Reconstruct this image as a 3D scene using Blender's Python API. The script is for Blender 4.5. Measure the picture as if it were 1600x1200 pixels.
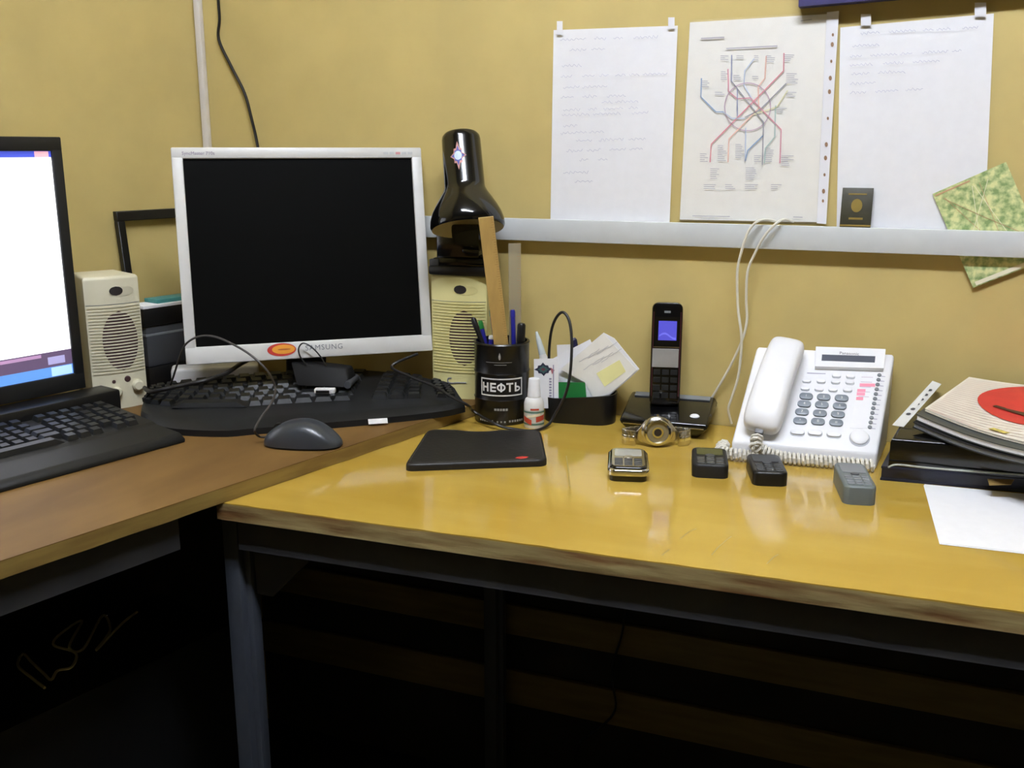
import bpy, bmesh, math, random
from mathutils import Vector, Matrix
for o in list(bpy.data.objects): bpy.data.objects.remove(o)
random.seed(7)
SC = bpy.context.scene
COL = SC.collection

# ------------------------------------------------------------------ camera
FPX, YAW, YH = 1550.0, math.radians(21.5), 234.0
CAM = Vector((0.0, -1.6, 1.2))
PIT = math.atan((600 - YH) / FPX)
FW = Vector((-math.sin(YAW) * math.cos(PIT), math.cos(YAW) * math.cos(PIT), -math.sin(PIT)))
RT = Vector((math.cos(YAW), math.sin(YAW), 0))
UP = RT.cross(FW)
cam = bpy.data.cameras.new('camera'); cam.sensor_width = 36; cam.lens = 36 * FPX / 1600
cam.clip_start = 0.02
cam_ob = bpy.data.objects.new('camera', cam); COL.objects.link(cam_ob)
cam_ob.matrix_world = Matrix(((RT.x, UP.x, -FW.x, CAM.x), (RT.y, UP.y, -FW.y, CAM.y), (RT.z, UP.z, -FW.z, CAM.z), (0, 0, 0, 1)))
SC.camera = cam_ob

# ------------------------------------------------------------------ world and exposure
w = bpy.data.worlds.new('world'); SC.world = w; w.use_nodes = True
w.node_tree.nodes['Background'].inputs[0].default_value = (0.95, 0.98, 1.0, 1)
w.node_tree.nodes['Background'].inputs[1].default_value = 0.02
SC.view_settings.view_transform = 'Standard'
SC.view_settings.look = 'None'
SC.view_settings.gamma = 1
SC.view_settings.use_curve_mapping = False
SC.view_settings.exposure = 1.5
TUBE_POWER = 60.0          # emission of the ceiling fluorescent tubes

# ------------------------------------------------------------------ pixel helpers (1600x1200 frame)
def ray(px, py): return FW * FPX + RT * (px - 800) - UP * (py - 600)
def G(px, py, z):                      # on a level surface
    v = ray(px, py); return CAM + v * ((z - CAM.z) / v.z)
def V(px, py, y=0.0):                  # on a plane parallel to the back wall
    v = ray(px, py); return CAM + v * ((y - CAM.y) / v.y)
def PL(px, py, p, n):                  # on any plane
    v = ray(px, py); return CAM + v * ((p - CAM).dot(n) / v.dot(n))

ZR, ZL = 0.757, 0.7775                 # tops of the right and the left desk
U = Vector((0.248, 0.9688, 0))         # direction of left wall and left desk edge
N = Vector((0.9688, -0.248, 0))        # from left wall into the room
CORNER = Vector((-1.262, 0, 0))

# ------------------------------------------------------------------ materials
def lin(c):
    f = lambda x: x / 12.92 if x <= 0.04045 else ((x + 0.055) / 1.055) ** 2.4
    return (f(c[0] / 255), f(c[1] / 255), f(c[2] / 255), 1)
MATS = {}
def mat(name, rgb, rough=0.5, metal=0.0, spec=0.5, coat=0.0, noise=0.0, nscale=30.0, bump=0.0, rgb2=None, stretch=None, trans=0.0, alpha=1.0):
    if name in MATS: return MATS[name]
    m = bpy.data.materials.new(name); m.use_nodes = True; MATS[name] = m
    nt = m.node_tree; b = nt.nodes['Principled BSDF']
    b.inputs['Base Color'].default_value = lin(rgb); b.inputs['Roughness'].default_value = rough
    b.inputs['Metallic'].default_value = metal; b.inputs['Specular IOR Level'].default_value = spec
    b.inputs['Coat Weight'].default_value = coat; b.inputs['Coat Roughness'].default_value = 0.06
    b.inputs['Transmission Weight'].default_value = trans; b.inputs['Alpha'].default_value = alpha
    if noise or bump or rgb2:
        tc = nt.nodes.new('ShaderNodeTexCoord'); mp = nt.nodes.new('ShaderNodeMapping')
        if stretch: mp.inputs['Scale'].default_value = stretch
        nz = nt.nodes.new('ShaderNodeTexNoise'); nz.inputs['Scale'].default_value = nscale; nz.inputs['Detail'].default_value = 5
        nt.links.new(tc.outputs['Object'], mp.inputs[0]); nt.links.new(mp.outputs[0], nz.inputs['Vector'])
        if noise or rgb2:
            r = nt.nodes.new('ShaderNodeValToRGB')
            c = lin(rgb)
            if rgb2: c0, c1 = lin(rgb2), c
            else: c0 = tuple(x * (1 - noise) for x in c[:3]) + (1,); c1 = tuple(min(1, x * (1 + noise)) for x in c[:3]) + (1,)
            r.color_ramp.elements[0].color = c0; r.color_ramp.elements[1].color = c1
            r.color_ramp.elements[0].position = 0.36; r.color_ramp.elements[1].position = 0.64
            nt.links.new(nz.outputs[0], r.inputs[0]); nt.links.new(r.outputs[0], b.inputs['Base Color'])
        if bump:
            bp = nt.nodes.new('ShaderNodeBump'); bp.inputs['Strength'].default_value = bump; bp.inputs['Distance'].default_value = 0.002
            nt.links.new(nz.outputs[0], bp.inputs['Height']); nt.links.new(bp.outputs[0], b.inputs['Normal'])
    return m
def glow(name, rgb, s):
    if name in MATS: return MATS[name]
    m = mat(name, rgb, 0.4); b = m.node_tree.nodes['Principled BSDF']
    b.inputs['Emission Color'].default_value = lin(rgb); b.inputs['Emission Strength'].default_value = s
    return m

WALL = mat('ochre_paint', (197, 177, 112), 0.62, noise=0.05, nscale=9, bump=0.12)
CEIL = mat('ceiling_white', (196, 192, 182), 0.8, noise=0.02)
FLOOR = mat('dark_linoleum', (20, 17, 14), 0.7, noise=0.2, nscale=12)
DESK_R = mat('yellow_varnished_wood', (192, 161, 72), 0.10, spec=0.55, coat=0.25, rgb2=(178, 145, 57), nscale=3.2, stretch=(1.0, 3.2, 1.0))
DESK_L = mat('brown_worn_wood', (118, 88, 45), 0.6, spec=0.28, rgb2=(102, 74, 36), nscale=4, stretch=(3.0, 1.0, 1.0))
EDGE_R = mat('chipped_edge', (164, 146, 96), 0.8, rgb2=(108, 74, 32), nscale=6.5, stretch=(1, 10, 10), bump=0.8)
EDGE_L = mat('left_edge_band', (140, 116, 58), 0.6, rgb2=(120, 94, 44), nscale=10, stretch=(1, 1, 8))
GREYM = mat('grey_painted_steel', (58, 62, 70), 0.5, noise=0.06)
RAIL = mat('dark_steel_rail', (58, 58, 60), 0.6, noise=0.08)
BOARD = mat('brown_board', (112, 98, 58), 0.7, noise=0.15, nscale=7, stretch=(1, 1, 8))
DARKB = mat('painted_underdesk_shade', (18, 15, 12), 0.8, noise=0.2)
TRUNK = mat('grey_trunking', (204, 208, 208), 0.42, noise=0.02)
CONDUIT = mat('white_conduit', (228, 222, 214), 0.45, noise=0.02)
PAPER = mat('white_paper', (238, 238, 240), 0.75, noise=0.012, nscale=60)
PAPER2 = mat('cream_paper', (240, 238, 230), 0.75, noise=0.02, nscale=60)
INK = mat('pale_ink', (176, 176, 196), 0.8, noise=0.05)
INKG = mat('grey_print', (176, 174, 182), 0.8, noise=0.05)
TAPE = mat('clear_tape', (236, 236, 240), 0.25, noise=0.01)
FILM = mat('clear_film', (240, 240, 242), 0.12, noise=0.01, alpha=0.05)
BLACK = mat('black_plastic', (15, 15, 16), 0.38, noise=0.1)
BLACKM = mat('matt_black_plastic', (19, 20, 21), 0.55, noise=0.1)
GLOSSB = mat('gloss_black', (10, 10, 11), 0.12, spec=0.6, noise=0.05)
KEYB = mat('keyboard_black', (20, 21, 22), 0.5, spec=0.35, noise=0.1)
KEYC = mat('keycap_black', (26, 27, 28), 0.36, noise=0.1)
DGREY = mat('dark_grey', (64, 66, 70), 0.42, noise=0.05)
MGREY = mat('mid_grey', (118, 122, 126), 0.45, noise=0.04)
LGREY = mat('light_grey', (196, 197, 196), 0.45, noise=0.02)
SILVER = mat('silver_bezel', (214, 213, 208), 0.36, noise=0.02)
STEEL = mat('steel', (200, 196, 186), 0.22, metal=1.0, noise=0.05)
CHROME = mat('chrome', (225, 225, 228), 0.1, metal=1.0, noise=0.01)
SCREENK = mat('dark_lcd', (7, 7, 6), 0.5, spec=0.06, noise=0.05)
IVORY = mat('ivory_plastic', (222, 216, 188), 0.45, noise=0.03, nscale=15)
IVORYY = mat('yellowed_plastic', (222, 214, 150), 0.45, noise=0.04, nscale=12)
SLOT = mat('dark_slot', (66, 40, 40), 0.7, noise=0.1)
PHONEW = mat('phone_white', (236, 236, 238), 0.38, noise=0.012)
CORDW = mat('cord_ivory', (224, 220, 208), 0.45, noise=0.02)
KEYG = mat('key_grey', (122, 130, 138), 0.4, noise=0.04)
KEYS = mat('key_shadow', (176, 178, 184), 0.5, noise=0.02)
LCD = mat('grey_lcd', (84, 88, 100), 0.25, noise=0.03)
PINK = mat('pink_print', (246, 150, 172), 0.7, noise=0.02)
RED = mat('red_print', (196, 54, 46), 0.5, noise=0.08)
ORANGE = mat('orange_print', (232, 158, 50), 0.5, noise=0.06)
GREEN = mat('green_card', (24, 120, 52), 0.6, noise=0.06)
WHITEP = mat('white_print', (226, 224, 220), 0.6, noise=0.02)
BLUEP = mat('blue_pen', (44, 44, 150), 0.35, noise=0.05)
GREENP = mat('green_pen', (40, 140, 60), 0.35, noise=0.05)
TEAL = mat('teal', (70, 140, 136), 0.5, noise=0.05)
WOODR = mat('ruler_wood', (190, 157, 92), 0.5, noise=0.08, nscale=14, stretch=(6, 6, 1))
CLEAR = mat('clear_ruler', (176, 166, 140), 0.12, noise=0.02, alpha=0.55)
LEATHER = mat('black_leather', (20, 18, 17), 0.5, noise=0.15, nscale=160, bump=0.25)
NAVY = mat('navy_folder', (26, 28, 44), 0.4, noise=0.1)
BLUEF = mat('blue_frame', (44, 44, 92), 0.5, noise=0.05)
YNOTE = mat('yellow_note', (240, 236, 168), 0.75, noise=0.02)
CABLEB = mat('black_cable', (22, 20, 20), 0.45, noise=0.05)
CABLEW = mat('white_cable', (224, 220, 204), 0.5, noise=0.02)
CABLEP = mat('pale_cable', (214, 208, 180), 0.5, noise=0.05)
GOLD = mat('gold_print', (150, 128, 62), 0.4, metal=0.4, noise=0.1)
OLIVE = mat('olive_cover', (58, 56, 40), 0.5, noise=0.15, nscale=60)

# ------------------------------------------------------------------ geometry helpers
class B:
    def __init__(s): s.bm = bmesh.new()
    def _merge(s, t, M=None, mi=0):
        if M is not None: bmesh.ops.transform(t, matrix=M, verts=t.verts)
        for f in t.faces: f.material_index = mi
        me = bpy.data.meshes.new('tmp'); t.to_mesh(me); t.free(); s.bm.from_mesh(me); bpy.data.meshes.remove(me); return s
    def box(s, c, d, bev=0.0, seg=2, M=None, mi=0):
        t = bmesh.new(); bmesh.ops.create_cube(t, size=1)
        for v in t.verts: v.co = Vector((c[0] + v.co.x * d[0], c[1] + v.co.y * d[1], c[2] + v.co.z * d[2]))
        if bev: bmesh.ops.bevel(t, geom=list(t.edges), offset=bev, segments=seg, affect='EDGES', profile=0.5)
        return s._merge(t, M, mi)
    def prism(s, poly, z0, z1, bev=0.0, seg=2, M=None, mi=0):
        t = bmesh.new(); n = len(poly)
        a = [t.verts.new((p[0], p[1], z0)) for p in poly]; b = [t.verts.new((p[0], p[1], z1)) for p in poly]
        t.faces.new(a[::-1]); top = t.faces.new(b)
        for i in range(n): t.faces.new((a[i], a[(i + 1) % n], b[(i + 1) % n], b[i]))
        bmesh.ops.recalc_face_normals(t, faces=t.faces)
        if bev: bmesh.ops.bevel(t, geom=list(top.edges), offset=bev, segments=seg, affect='EDGES', profile=0.5)
        return s._merge(t, M, mi)
    def hull8(s, bot, top, bev=0.0, seg=2, mi=0):
        t = bmesh.new(); n = len(bot)
        a = [t.verts.new(p) for p in bot]; b = [t.verts.new(p) for p in top]
        t.faces.new(a[::-1]); t.faces.new(b)
        for i in range(n): t.faces.new((a[i], a[(i + 1) % n], b[(i + 1) % n], b[i]))
        bmesh.ops.recalc_face_normals(t, faces=t.faces)
        if bev: bmesh.ops.bevel(t, geom=list(t.edges), offset=bev, segments=seg, affect='EDGES', profile=0.5)
        return s._merge(t, None, mi)
    def lathe(s, prof, n=32, M=None, mi=0, sx=1.0, sy=1.0):
        t = bmesh.new(); rings = []
        for r, z in prof:
            if r < 1e-6: rings.append([t.verts.new((0, 0, z))])
            else: rings.append([t.verts.new((r * sx * math.cos(2 * math.pi * i / n), r * sy * math.sin(2 * math.pi * i / n), z)) for i in range(n)])
        for a, b in zip(rings, rings[1:]):
            if len(a) == 1 and len(b) == 1: continue
            for i in range(n):
                j = (i + 1) % n
                if len(a) == 1: t.faces.new((a[0], b[j], b[i]))
                elif len(b) == 1: t.faces.new((a[i], a[j], b[0]))
                else: t.faces.new((a[i], a[j], b[j], b[i]))
        bmesh.ops.recalc_face_normals(t, faces=t.faces)
        return s._merge(t, M, mi)
    def tube(s, pts, r, n=8, mi=0, M=None, smooth=6, cap=True):
        pts = [Vector(p) for p in pts]
        if smooth: pts = crom(pts, smooth)
        t = bmesh.new(); rings = []; nrm = None
        for i, p in enumerate(pts):
            d = (pts[min(i + 1, len(pts) - 1)] - pts[max(i - 1, 0)]).normalized()
            if nrm is None:
                nrm = d.orthogonal().normalized()
            nrm = (nrm - d * nrm.dot(d)).normalized(); bi = d.cross(nrm)
            rr = r(i / (len(pts) - 1)) if callable(r) else r
            rings.append([t.verts.new(p + (nrm * math.cos(2 * math.pi * k / n) + bi * math.sin(2 * math.pi * k / n)) * rr) for k in range(n)])
        for a, b in zip(rings, rings[1:]):
            for k in range(n): t.faces.new((a[k], a[(k + 1) % n], b[(k + 1) % n], b[k]))
        if cap: t.faces.new(rings[0][::-1]); t.faces.new(rings[-1])
        bmesh.ops.recalc_face_normals(t, faces=t.faces)
        return s._merge(t, M, mi)
    def poly(s, pts, mi=0, M=None):
        t = bmesh.new(); t.faces.new([t.verts.new(p) for p in pts]); return s._merge(t, M, mi)
    def slab(s, pts, th, mi=0):                      # planar polygon given a thickness along its normal (away from camera)
        pts = [Vector(p) for p in pts]
        n = Vector((0, 0, 0))
        for i in range(len(pts)): n += (pts[i] - pts[0]).cross(pts[(i + 1) % len(pts)] - pts[0])
        n.normalize()
        if n.dot(CAM - pts[0]) < 0: n = -n
        return s.hull8([p - n * th for p in pts], pts, mi=mi)
    def grid(s, nu, nv, fn, mi=0, M=None):
        t = bmesh.new(); g = [[t.verts.new(fn(i / nu, j / nv)) for j in range(nv + 1)] for i in range(nu + 1)]
        for i in range(nu):
            for j in range(nv): t.faces.new((g[i][j], g[i + 1][j], g[i + 1][j + 1], g[i][j + 1]))
        return s._merge(t, M, mi)
    def ribbon(s, pts, wd, nrm, mi=0):               # flat print stroke of width wd lying in a plane with normal nrm
        t = bmesh.new(); L = []
        for i, p in enumerate(pts):
            d = (pts[min(i + 1, len(pts) - 1)] - pts[max(i - 1, 0)])
            q = d.cross(nrm).normalized() * wd / 2
            L.append((t.verts.new(p + q), t.verts.new(p - q)))
        for a, b in zip(L, L[1:]): t.faces.new((a[0], a[1], b[1], b[0]))
        return s._merge(t, None, mi)
def crom(P, k):
    out = []
    for i in range(len(P) - 1):
        a, b, c, d = P[max(i - 1, 0)], P[i], P[i + 1], P[min(i + 2, len(P) - 1)]
        for j in range(k):
            t = j / k
            out.append(0.5 * ((2 * b) + (c - a) * t + (2 * a - 5 * b + 4 * c - d) * t * t + (3 * b - a - 3 * c + d) * t ** 3))
    return out + [P[-1]]
def text_faces(body, size, fn, spacing=1.0, fat=0.0):         # flat letters mapped through fn(x, y) -> point
    cu = bpy.data.curves.new('t', 'FONT'); cu.body = body; cu.size = size; cu.align_x = 'CENTER'; cu.align_y = 'CENTER'; cu.space_character = spacing; cu.offset = fat
    cu.resolution_u = 3
    o = bpy.data.objects.new('t', cu); COL.objects.link(o)
    dg = bpy.context.evaluated_depsgraph_get(); me = bpy.data.meshes.new_from_object(o.evaluated_get(dg))
    bm = bmesh.new(); bm.from_mesh(me)
    for v in bm.verts: v.co = fn(v.co.x, v.co.y)
    bpy.data.objects.remove(o); bpy.data.curves.remove(cu); bpy.data.meshes.remove(me)
    return bm
def add_bm(b, t, mi=0): return b._merge(t, None, mi)
def root_of(o):
    while o.parent: o = o.parent
    return o
def mesh_of(name, b, mats, ang=35):
    me = bpy.data.meshes.new(name); b.bm.to_mesh(me); b.bm.free()
    for m in (mats if isinstance(mats, (list, tuple)) else [mats]): me.materials.append(m)
    me.polygons.foreach_set('use_smooth', [True] * len(me.polygons)); me.set_sharp_from_angle(angle=math.radians(ang))
    return me
def obj(name, b, mats, parent=None, world=False, label=None, kind=None):
    me = b if isinstance(b, bpy.types.Mesh) else mesh_of(name, b, mats)
    o = bpy.data.objects.new(name, me); COL.objects.link(o)
    if parent is not None:
        o.parent = parent
        if world: me.transform(root_of(parent).matrix_basis.inverted())
    elif world:
        xs = [v.co for v in me.vertices]
        c = Vector(((min(v.x for v in xs) + max(v.x for v in xs)) / 2, (min(v.y for v in xs) + max(v.y for v in xs)) / 2, min(v.z for v in xs)))
        me.transform(Matrix.Translation(-c)); o.location = c
    if label: o['label'] = label
    if kind: o['kind'] = kind
    return o
def tag(o, label, cat, group=None):
    o['label'] = label; o['category'] = cat
    if group: o['group'] = group
    return o
def thing(name, label, cat, loc=(0, 0, 0), rotz=0.0, group=None):
    o = bpy.data.objects.new(name, None); COL.objects.link(o); o.empty_display_size = 0.02
    o.location = loc; o.rotation_euler = (0, 0, rotz)
    return tag(o, label, cat, group)
def struct(name, b, m): return obj(name, b, m, kind='structure')
def frame(x, y, p):                                   # matrix from two axes and an origin
    x = Vector(x).normalized(); z = x.cross(Vector(y)).normalized(); y = z.cross(x)
    return Matrix(((x.x, y.x, z.x, p[0]), (x.y, y.y, z.y, p[1]), (x.z, y.z, z.z, p[2]), (0, 0, 0, 1)))
def inst(name, me, parent, M):                        # copy of a shared mesh as a part, M in the thing's own frame
    o = bpy.data.objects.new(name, me); COL.objects.link(o); o.parent = parent; o.matrix_basis = M; return o
def ell(rx, ry, n=24, c=(0, 0)): return [(c[0] + rx * math.cos(2 * math.pi * i / n), c[1] + ry * math.sin(2 * math.pi * i / n)) for i in range(n)]
def rrect(wd, dp, r, k=5):
    P = []
    for cx, cy, a in ((wd / 2 - r, dp / 2 - r, 0), (-wd / 2 + r, dp / 2 - r, 90), (-wd / 2 + r, -dp / 2 + r, 180), (wd / 2 - r, -dp / 2 + r, 270)):
        for i in range(k + 1):
            t = math.radians(a + 90 * i / k); P.append((cx + r * math.cos(t), cy + r * math.sin(t)))
    return P

# ================================================================== the room
XR, YB, ZC = 3.6, -6.0, 2.72
LWX = lambda y: CORNER.x + y * U.x / U.y
struct('floor', B().prism([(XR, 0), (CORNER.x, 0), (LWX(YB), YB), (XR, YB)], -0.05, 0), FLOOR)
struct('ceiling', B().prism([(XR, 0), (CORNER.x, 0), (LWX(YB), YB), (XR, YB)], ZC, ZC + 0.05), CEIL)
struct('wall_back', B().prism([(XR, 0), (XR, 0.1), (CORNER.x - 0.1, 0.1), (CORNER.x, 0)], 0, ZC), WALL)
struct('wall_left', B().prism([(CORNER.x, 0), (CORNER.x - 0.1, 0.1), (LWX(YB) - 0.1, YB), (LWX(YB), YB)], 0, ZC), WALL)
struct('wall_right', B().prism([(XR, 0), (XR + 0.1, 0), (XR + 0.1, YB), (XR, YB)], 0, ZC), WALL)
struct('wall_rear', B().prism([(XR, YB), (LWX(YB), YB), (LWX(YB), YB - 0.1), (XR, YB - 0.1)], 0, ZC), WALL)
# brown boards on an added dark backing that paints the shade under the desk
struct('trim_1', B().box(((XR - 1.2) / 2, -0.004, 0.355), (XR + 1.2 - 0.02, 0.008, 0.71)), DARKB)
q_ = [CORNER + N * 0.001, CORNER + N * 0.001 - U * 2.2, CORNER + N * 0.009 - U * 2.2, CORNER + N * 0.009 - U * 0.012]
struct('trim_4', B().prism([(p.x, p.y) for p in q_], 0.0, 0.71), DARKB)  # added dark sheet on the left wall, painting the shade below the desk
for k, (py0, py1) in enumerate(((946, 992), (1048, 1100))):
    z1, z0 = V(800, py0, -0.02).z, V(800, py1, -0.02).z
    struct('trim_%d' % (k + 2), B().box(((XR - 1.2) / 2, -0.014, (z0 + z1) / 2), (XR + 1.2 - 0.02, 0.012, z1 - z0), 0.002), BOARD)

# ceiling luminaires: twin fluorescent tubes in a white tray
TUBEM = glow('tube_glow', (234, 241, 255), TUBE_POWER)
for lx, ly, lab in ((-0.10, -1.25, 'twin tube fluorescent ceiling light above the desks'),):
    t = thing('ceiling_light', lab, 'light', (lx, ly, ZC), 0)
    obj('tray', B().box((0, 0, -0.02), (1.28, 0.2, 0.04), 0.004), CEIL, t)
    for s in (-1, 1):
        b = B().lathe([(0, -0.6), (0.016, -0.6), (0.016, 0.6), (0, 0.6)], 12, Matrix.Translation((0, s * 0.05, -0.064)) @ Matrix.Rotation(math.pi / 2, 4, 'Y'))
        obj('tube', b, TUBEM, t)
        for e in (-1, 1): obj('socket', B().box((e * 0.608, s * 0.05, -0.058), (0.016, 0.03, 0.04), 0.003), CEIL, t)

# ================================================================== the desks
def right_front(x): return -0.61 + (x + 0.785) * 0.0335
t = thing('wooden_desk', 'yellow varnished wooden desk with chipped front edge on grey steel legs', 'desk', (0.2, -0.3, 0))
pts = []
x = -0.80
while x < 1.32:
    pts.append((x, right_front(x) + random.uniform(-0.0012, 0.0012))); x += 0.022
obj('desktop', B().prism(pts + [(1.32, -0.004), (-0.80, -0.004)], ZR - 0.022, ZR), DESK_R, t, world=True)
b = B()
def edge_fn(u, v):
    x = -0.80 + 2.12 * u
    rnd = math.sin(x * 57) * 0.5 + math.sin(x * 131 + 1) * 0.3 + math.sin(x * 23 + 2) * 0.6
    y = right_front(x) - 0.0016 - 0.0022 * max(0, rnd) * (0.4 + 0.6 * math.sin(math.pi * v))
    return Vector((x, y, ZR - 0.0232 + v * 0.0222))
b.grid(180, 4, edge_fn)
obj('front_edge', b, EDGE_R, t, world=True, label='chipped pale wooden edge')
SCR = mat('scratch_brown', (164, 140, 66), 0.3, noise=0.1)
for P_ in (((1112, 867), (1122, 855), (1136, 843), (1143, 838)), ((1063, 842), (1076, 831), (1088, 826)), ((1198, 881), (1208, 871), (1216, 866)), ((885, 712), (888, 735), (890, 760)), ((1034, 868), (1046, 858))):
    b = B(); b.ribbon([G(x_, y_, ZR + 0.0002) for x_, y_ in P_], 0.0014, Vector((0, 0, 1))); obj('scratch', b, SCR, t, world=True)
b = B().prism([(-0.78, right_front(-0.78) + 0.012), (1.3, right_front(1.3) + 0.012), (1.3, right_front(1.3) + 0.04), (-0.78, right_front(-0.78) + 0.04)], ZR - 0.068, ZR - 0.0225)
obj('frame_rail', b, RAIL, t, world=True)
lp = V(379, 1000, -0.575)
def steel_leg(cx, cy, name='leg'):
    bb = B().box((cx, cy, 0.3665), (0.024, 0.030, 0.733), 0.002)
    bb.box((cx + 0.016, cy + 0.006, 0.3665), (0.010, 0.018, 0.733), 0.001)
    return obj(name, bb, GREYM, t, world=True)
steel_leg(lp.x, -0.572)
steel_leg(1.25, -0.50); steel_leg(1.25, -0.06)
pl = V(770, 1000, -0.06)
steel_leg(pl.x, -0.06)
# gusset plate behind the front leg
g0 = Vector((lp.x + 0.022, -0.566, 0))
b = B().hull8([(g0.x, g0.y, 0.690), (g0.x + 0.085, g0.y, 0.690), (g0.x + 0.085, g0.y, 0.672), (g0.x + 0.026, g0.y, 0.612), (g0.x, g0.y, 0.612)],
              [(g0.x, g0.y + 0.004, 0.690), (g0.x + 0.085, g0.y + 0.004, 0.690), (g0.x + 0.085, g0.y + 0.004, 0.672), (g0.x + 0.026, g0.y + 0.004, 0.612), (g0.x, g0.y + 0.004, 0.612)])
obj('gusset', b, RAIL, t, world=True)

LE = lambda y: -0.6340 + 0.2545 * y                     # right edge of the left desk
t = thing('wooden_desk', 'dull brown wooden desk along the left wall, raised slightly above the yellow desk', 'desk', (-1.1, -0.9, 0))
YE = -1.75
poly = [(LE(0) - 0.001, -0.006), (LWX(0) + 0.006, -0.006), (LWX(YE) + 0.006, YE), (LE(YE) - 0.001, YE)]
obj('desktop', B().prism(poly, ZR + 0.0008, ZL), DESK_L, t, world=True)
b = B()
def ledge_fn(u, v):
    y = -0.004 + u * YE
    o_ = 0.0006 + 0.0012 * max(0, math.sin(y * 61) + 0.5 * math.sin(y * 17 + 1))
    return Vector((LE(y) + o_, y, ZR + 0.0006 + v * (ZL - ZR - 0.0012)))
b.grid(140, 3, ledge_fn)
obj('front_edge', b, EDGE_L, t, world=True)
yr = -0.66
b = B().prism([(LE(yr) - 0.02, yr), (LE(YE) - 0.02, YE + 0.02), (LE(YE) - 0.045, YE + 0.02), (LE(yr) - 0.045, yr)], ZR - 0.05, ZR + 0.0006)
obj('frame_rail', b, RAIL, t, world=True)
for y_ in (YE + 0.06,):
    for xo in (-0.035, -0.52):
        obj('leg', B().box((LE(y_) + xo, y_, (ZR - 0.05) / 2), (0.024, 0.03, ZR - 0.05), 0.002), RAIL, t, world=True)

# computer tower and pale cable under the left desk
pc = G(120, 1030, 0.44)
t = thing('computer_tower', 'black computer tower standing on the floor under the brown desk', 'computer', (pc.x, pc.y, 0), math.atan2(U.y, U.x) - math.pi / 2)
obj('case', B().box((0, 0, 0.22), (0.2, 0.44, 0.44), 0.006), BLACKM, t)
obj('front_panel', B().box((0, -0.224, 0.22), (0.19, 0.012, 0.42), 0.004), BLACK, t)
b = B()
def gz(l): return [G(x_, y_, 0.4432) for x_, y_ in l]
b.tube(gz([(70, 1075), (48, 1058), (28, 1040), (36, 1022), (50, 1035), (68, 1052), (80, 1062), (90, 1048), (112, 1042)]) + [G(118, 1020, 0.446), G(84, 1008, 0.4435), G(95, 990, 0.446), G(128, 970, 0.444), G(108, 1010, 0.4465), G(130, 1014, 0.4435), G(160, 962, 0.446), G(172, 985, 0.4435), G(150, 1016, 0.446), G(190, 975, 0.4445), G(214, 956, 0.444)], 0.0022, 6)
tag(obj('cable', b, CABLEP, world=True), 'pale tangled cable lying on the black computer tower under the brown desk', 'cable')
b = B().tube([V(978, 935, -0.03), V(972, 990, -0.03), V(955, 1050, -0.03), V(962, 1105, -0.03), V(940, 1135, -0.03), V(905, 1160, -0.03), V(900, 1190, -0.03), V(903, 1235, -0.03)], 0.0022, 6)
tag(obj('cable', b, CABLEB, world=True), 'thin black cable hanging against brown boards under the yellow desk', 'cable')

# ================================================================== trunking, conduit and cables on the wall
zt, zb = V(1130, 350, -0.02).z, V(1130, 387, -0.02).z
t = thing('cable_trunking', 'long pale grey cable trunking running along the ochre wall', 'trunking', (0.5, -0.018, zb))
x0, x1 = -1.2, XR - 0.02
obj('trunking_body', B().box(((x0 + x1) / 2, -0.0145, (zt + zb) / 2), (x1 - x0, 0.011, zt - zb), 0.0015), TRUNK, t, world=True)
for k in range(6):
    obj('mounting_block', B().box((-1.0 + k * 0.62, -0.0045, (zt + zb) / 2), (0.03, 0.009, 0.02)), TRUNK, t, world=True)
TF, TB = -0.027, -0.009
b = B().box((CORNER.x + 0.012, -0.007, 1.75), (0.013, 0.012, 1.94), 0.002)
tag(obj('cable_conduit', b, CONDUIT, world=True), 'thin white vertical conduit in the corner of the two walls', 'conduit')
b = B().tube([V(339, -60, -0.006), V(341, 0, -0.006), V(343, 30, -0.006), V(342, 62, -0.006), V(362, 105, -0.006), V(382, 145, -0.008), V(393, 185, -0.01), V(402, 225, -0.012), V(412, 290, -0.025), V(420, 420, -0.026), V(425, 520, -0.022)], 0.0027, 8)
tag(obj('cable', b, CABLEB, world=True), 'black cable running down the wall beside the white conduit', 'cable')
for P, lab in (([(1240, 346, -0.013), (1225, 343, -0.022), (1212, 350, -0.031), (1195, 368, -0.032), (1180, 395, -0.03), (1168, 425, -0.026), (1166, 470, -0.02), (1167, 500, -0.018), (1160, 530, -0.02), (1142, 570, -0.016), (1124, 602, -0.011), (1112, 622, -0.006)], 'white cord looping over the trunking and down behind the cordless phone base'),
               ([(1212, 346, -0.013), (1196, 343, -0.022), (1182, 347, -0.032), (1168, 364, -0.034), (1158, 395, -0.034), (1152, 425, -0.03), (1153, 480, -0.024), (1158, 520, -0.028), (1158, 550, -0.026), (1153, 590, -0.024), (1143, 622, -0.022), (1138, 640, -0.02), (1143, 662, -0.012)], 'white cord looping over the trunking and down to the tabletop between two phones')):
    b = B().tube([V(*p) for p in P], 0.0021, 8)
    tag(obj('cord', b, CABLEW, world=True), lab, 'cord', 'white cords over the trunking')

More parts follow.
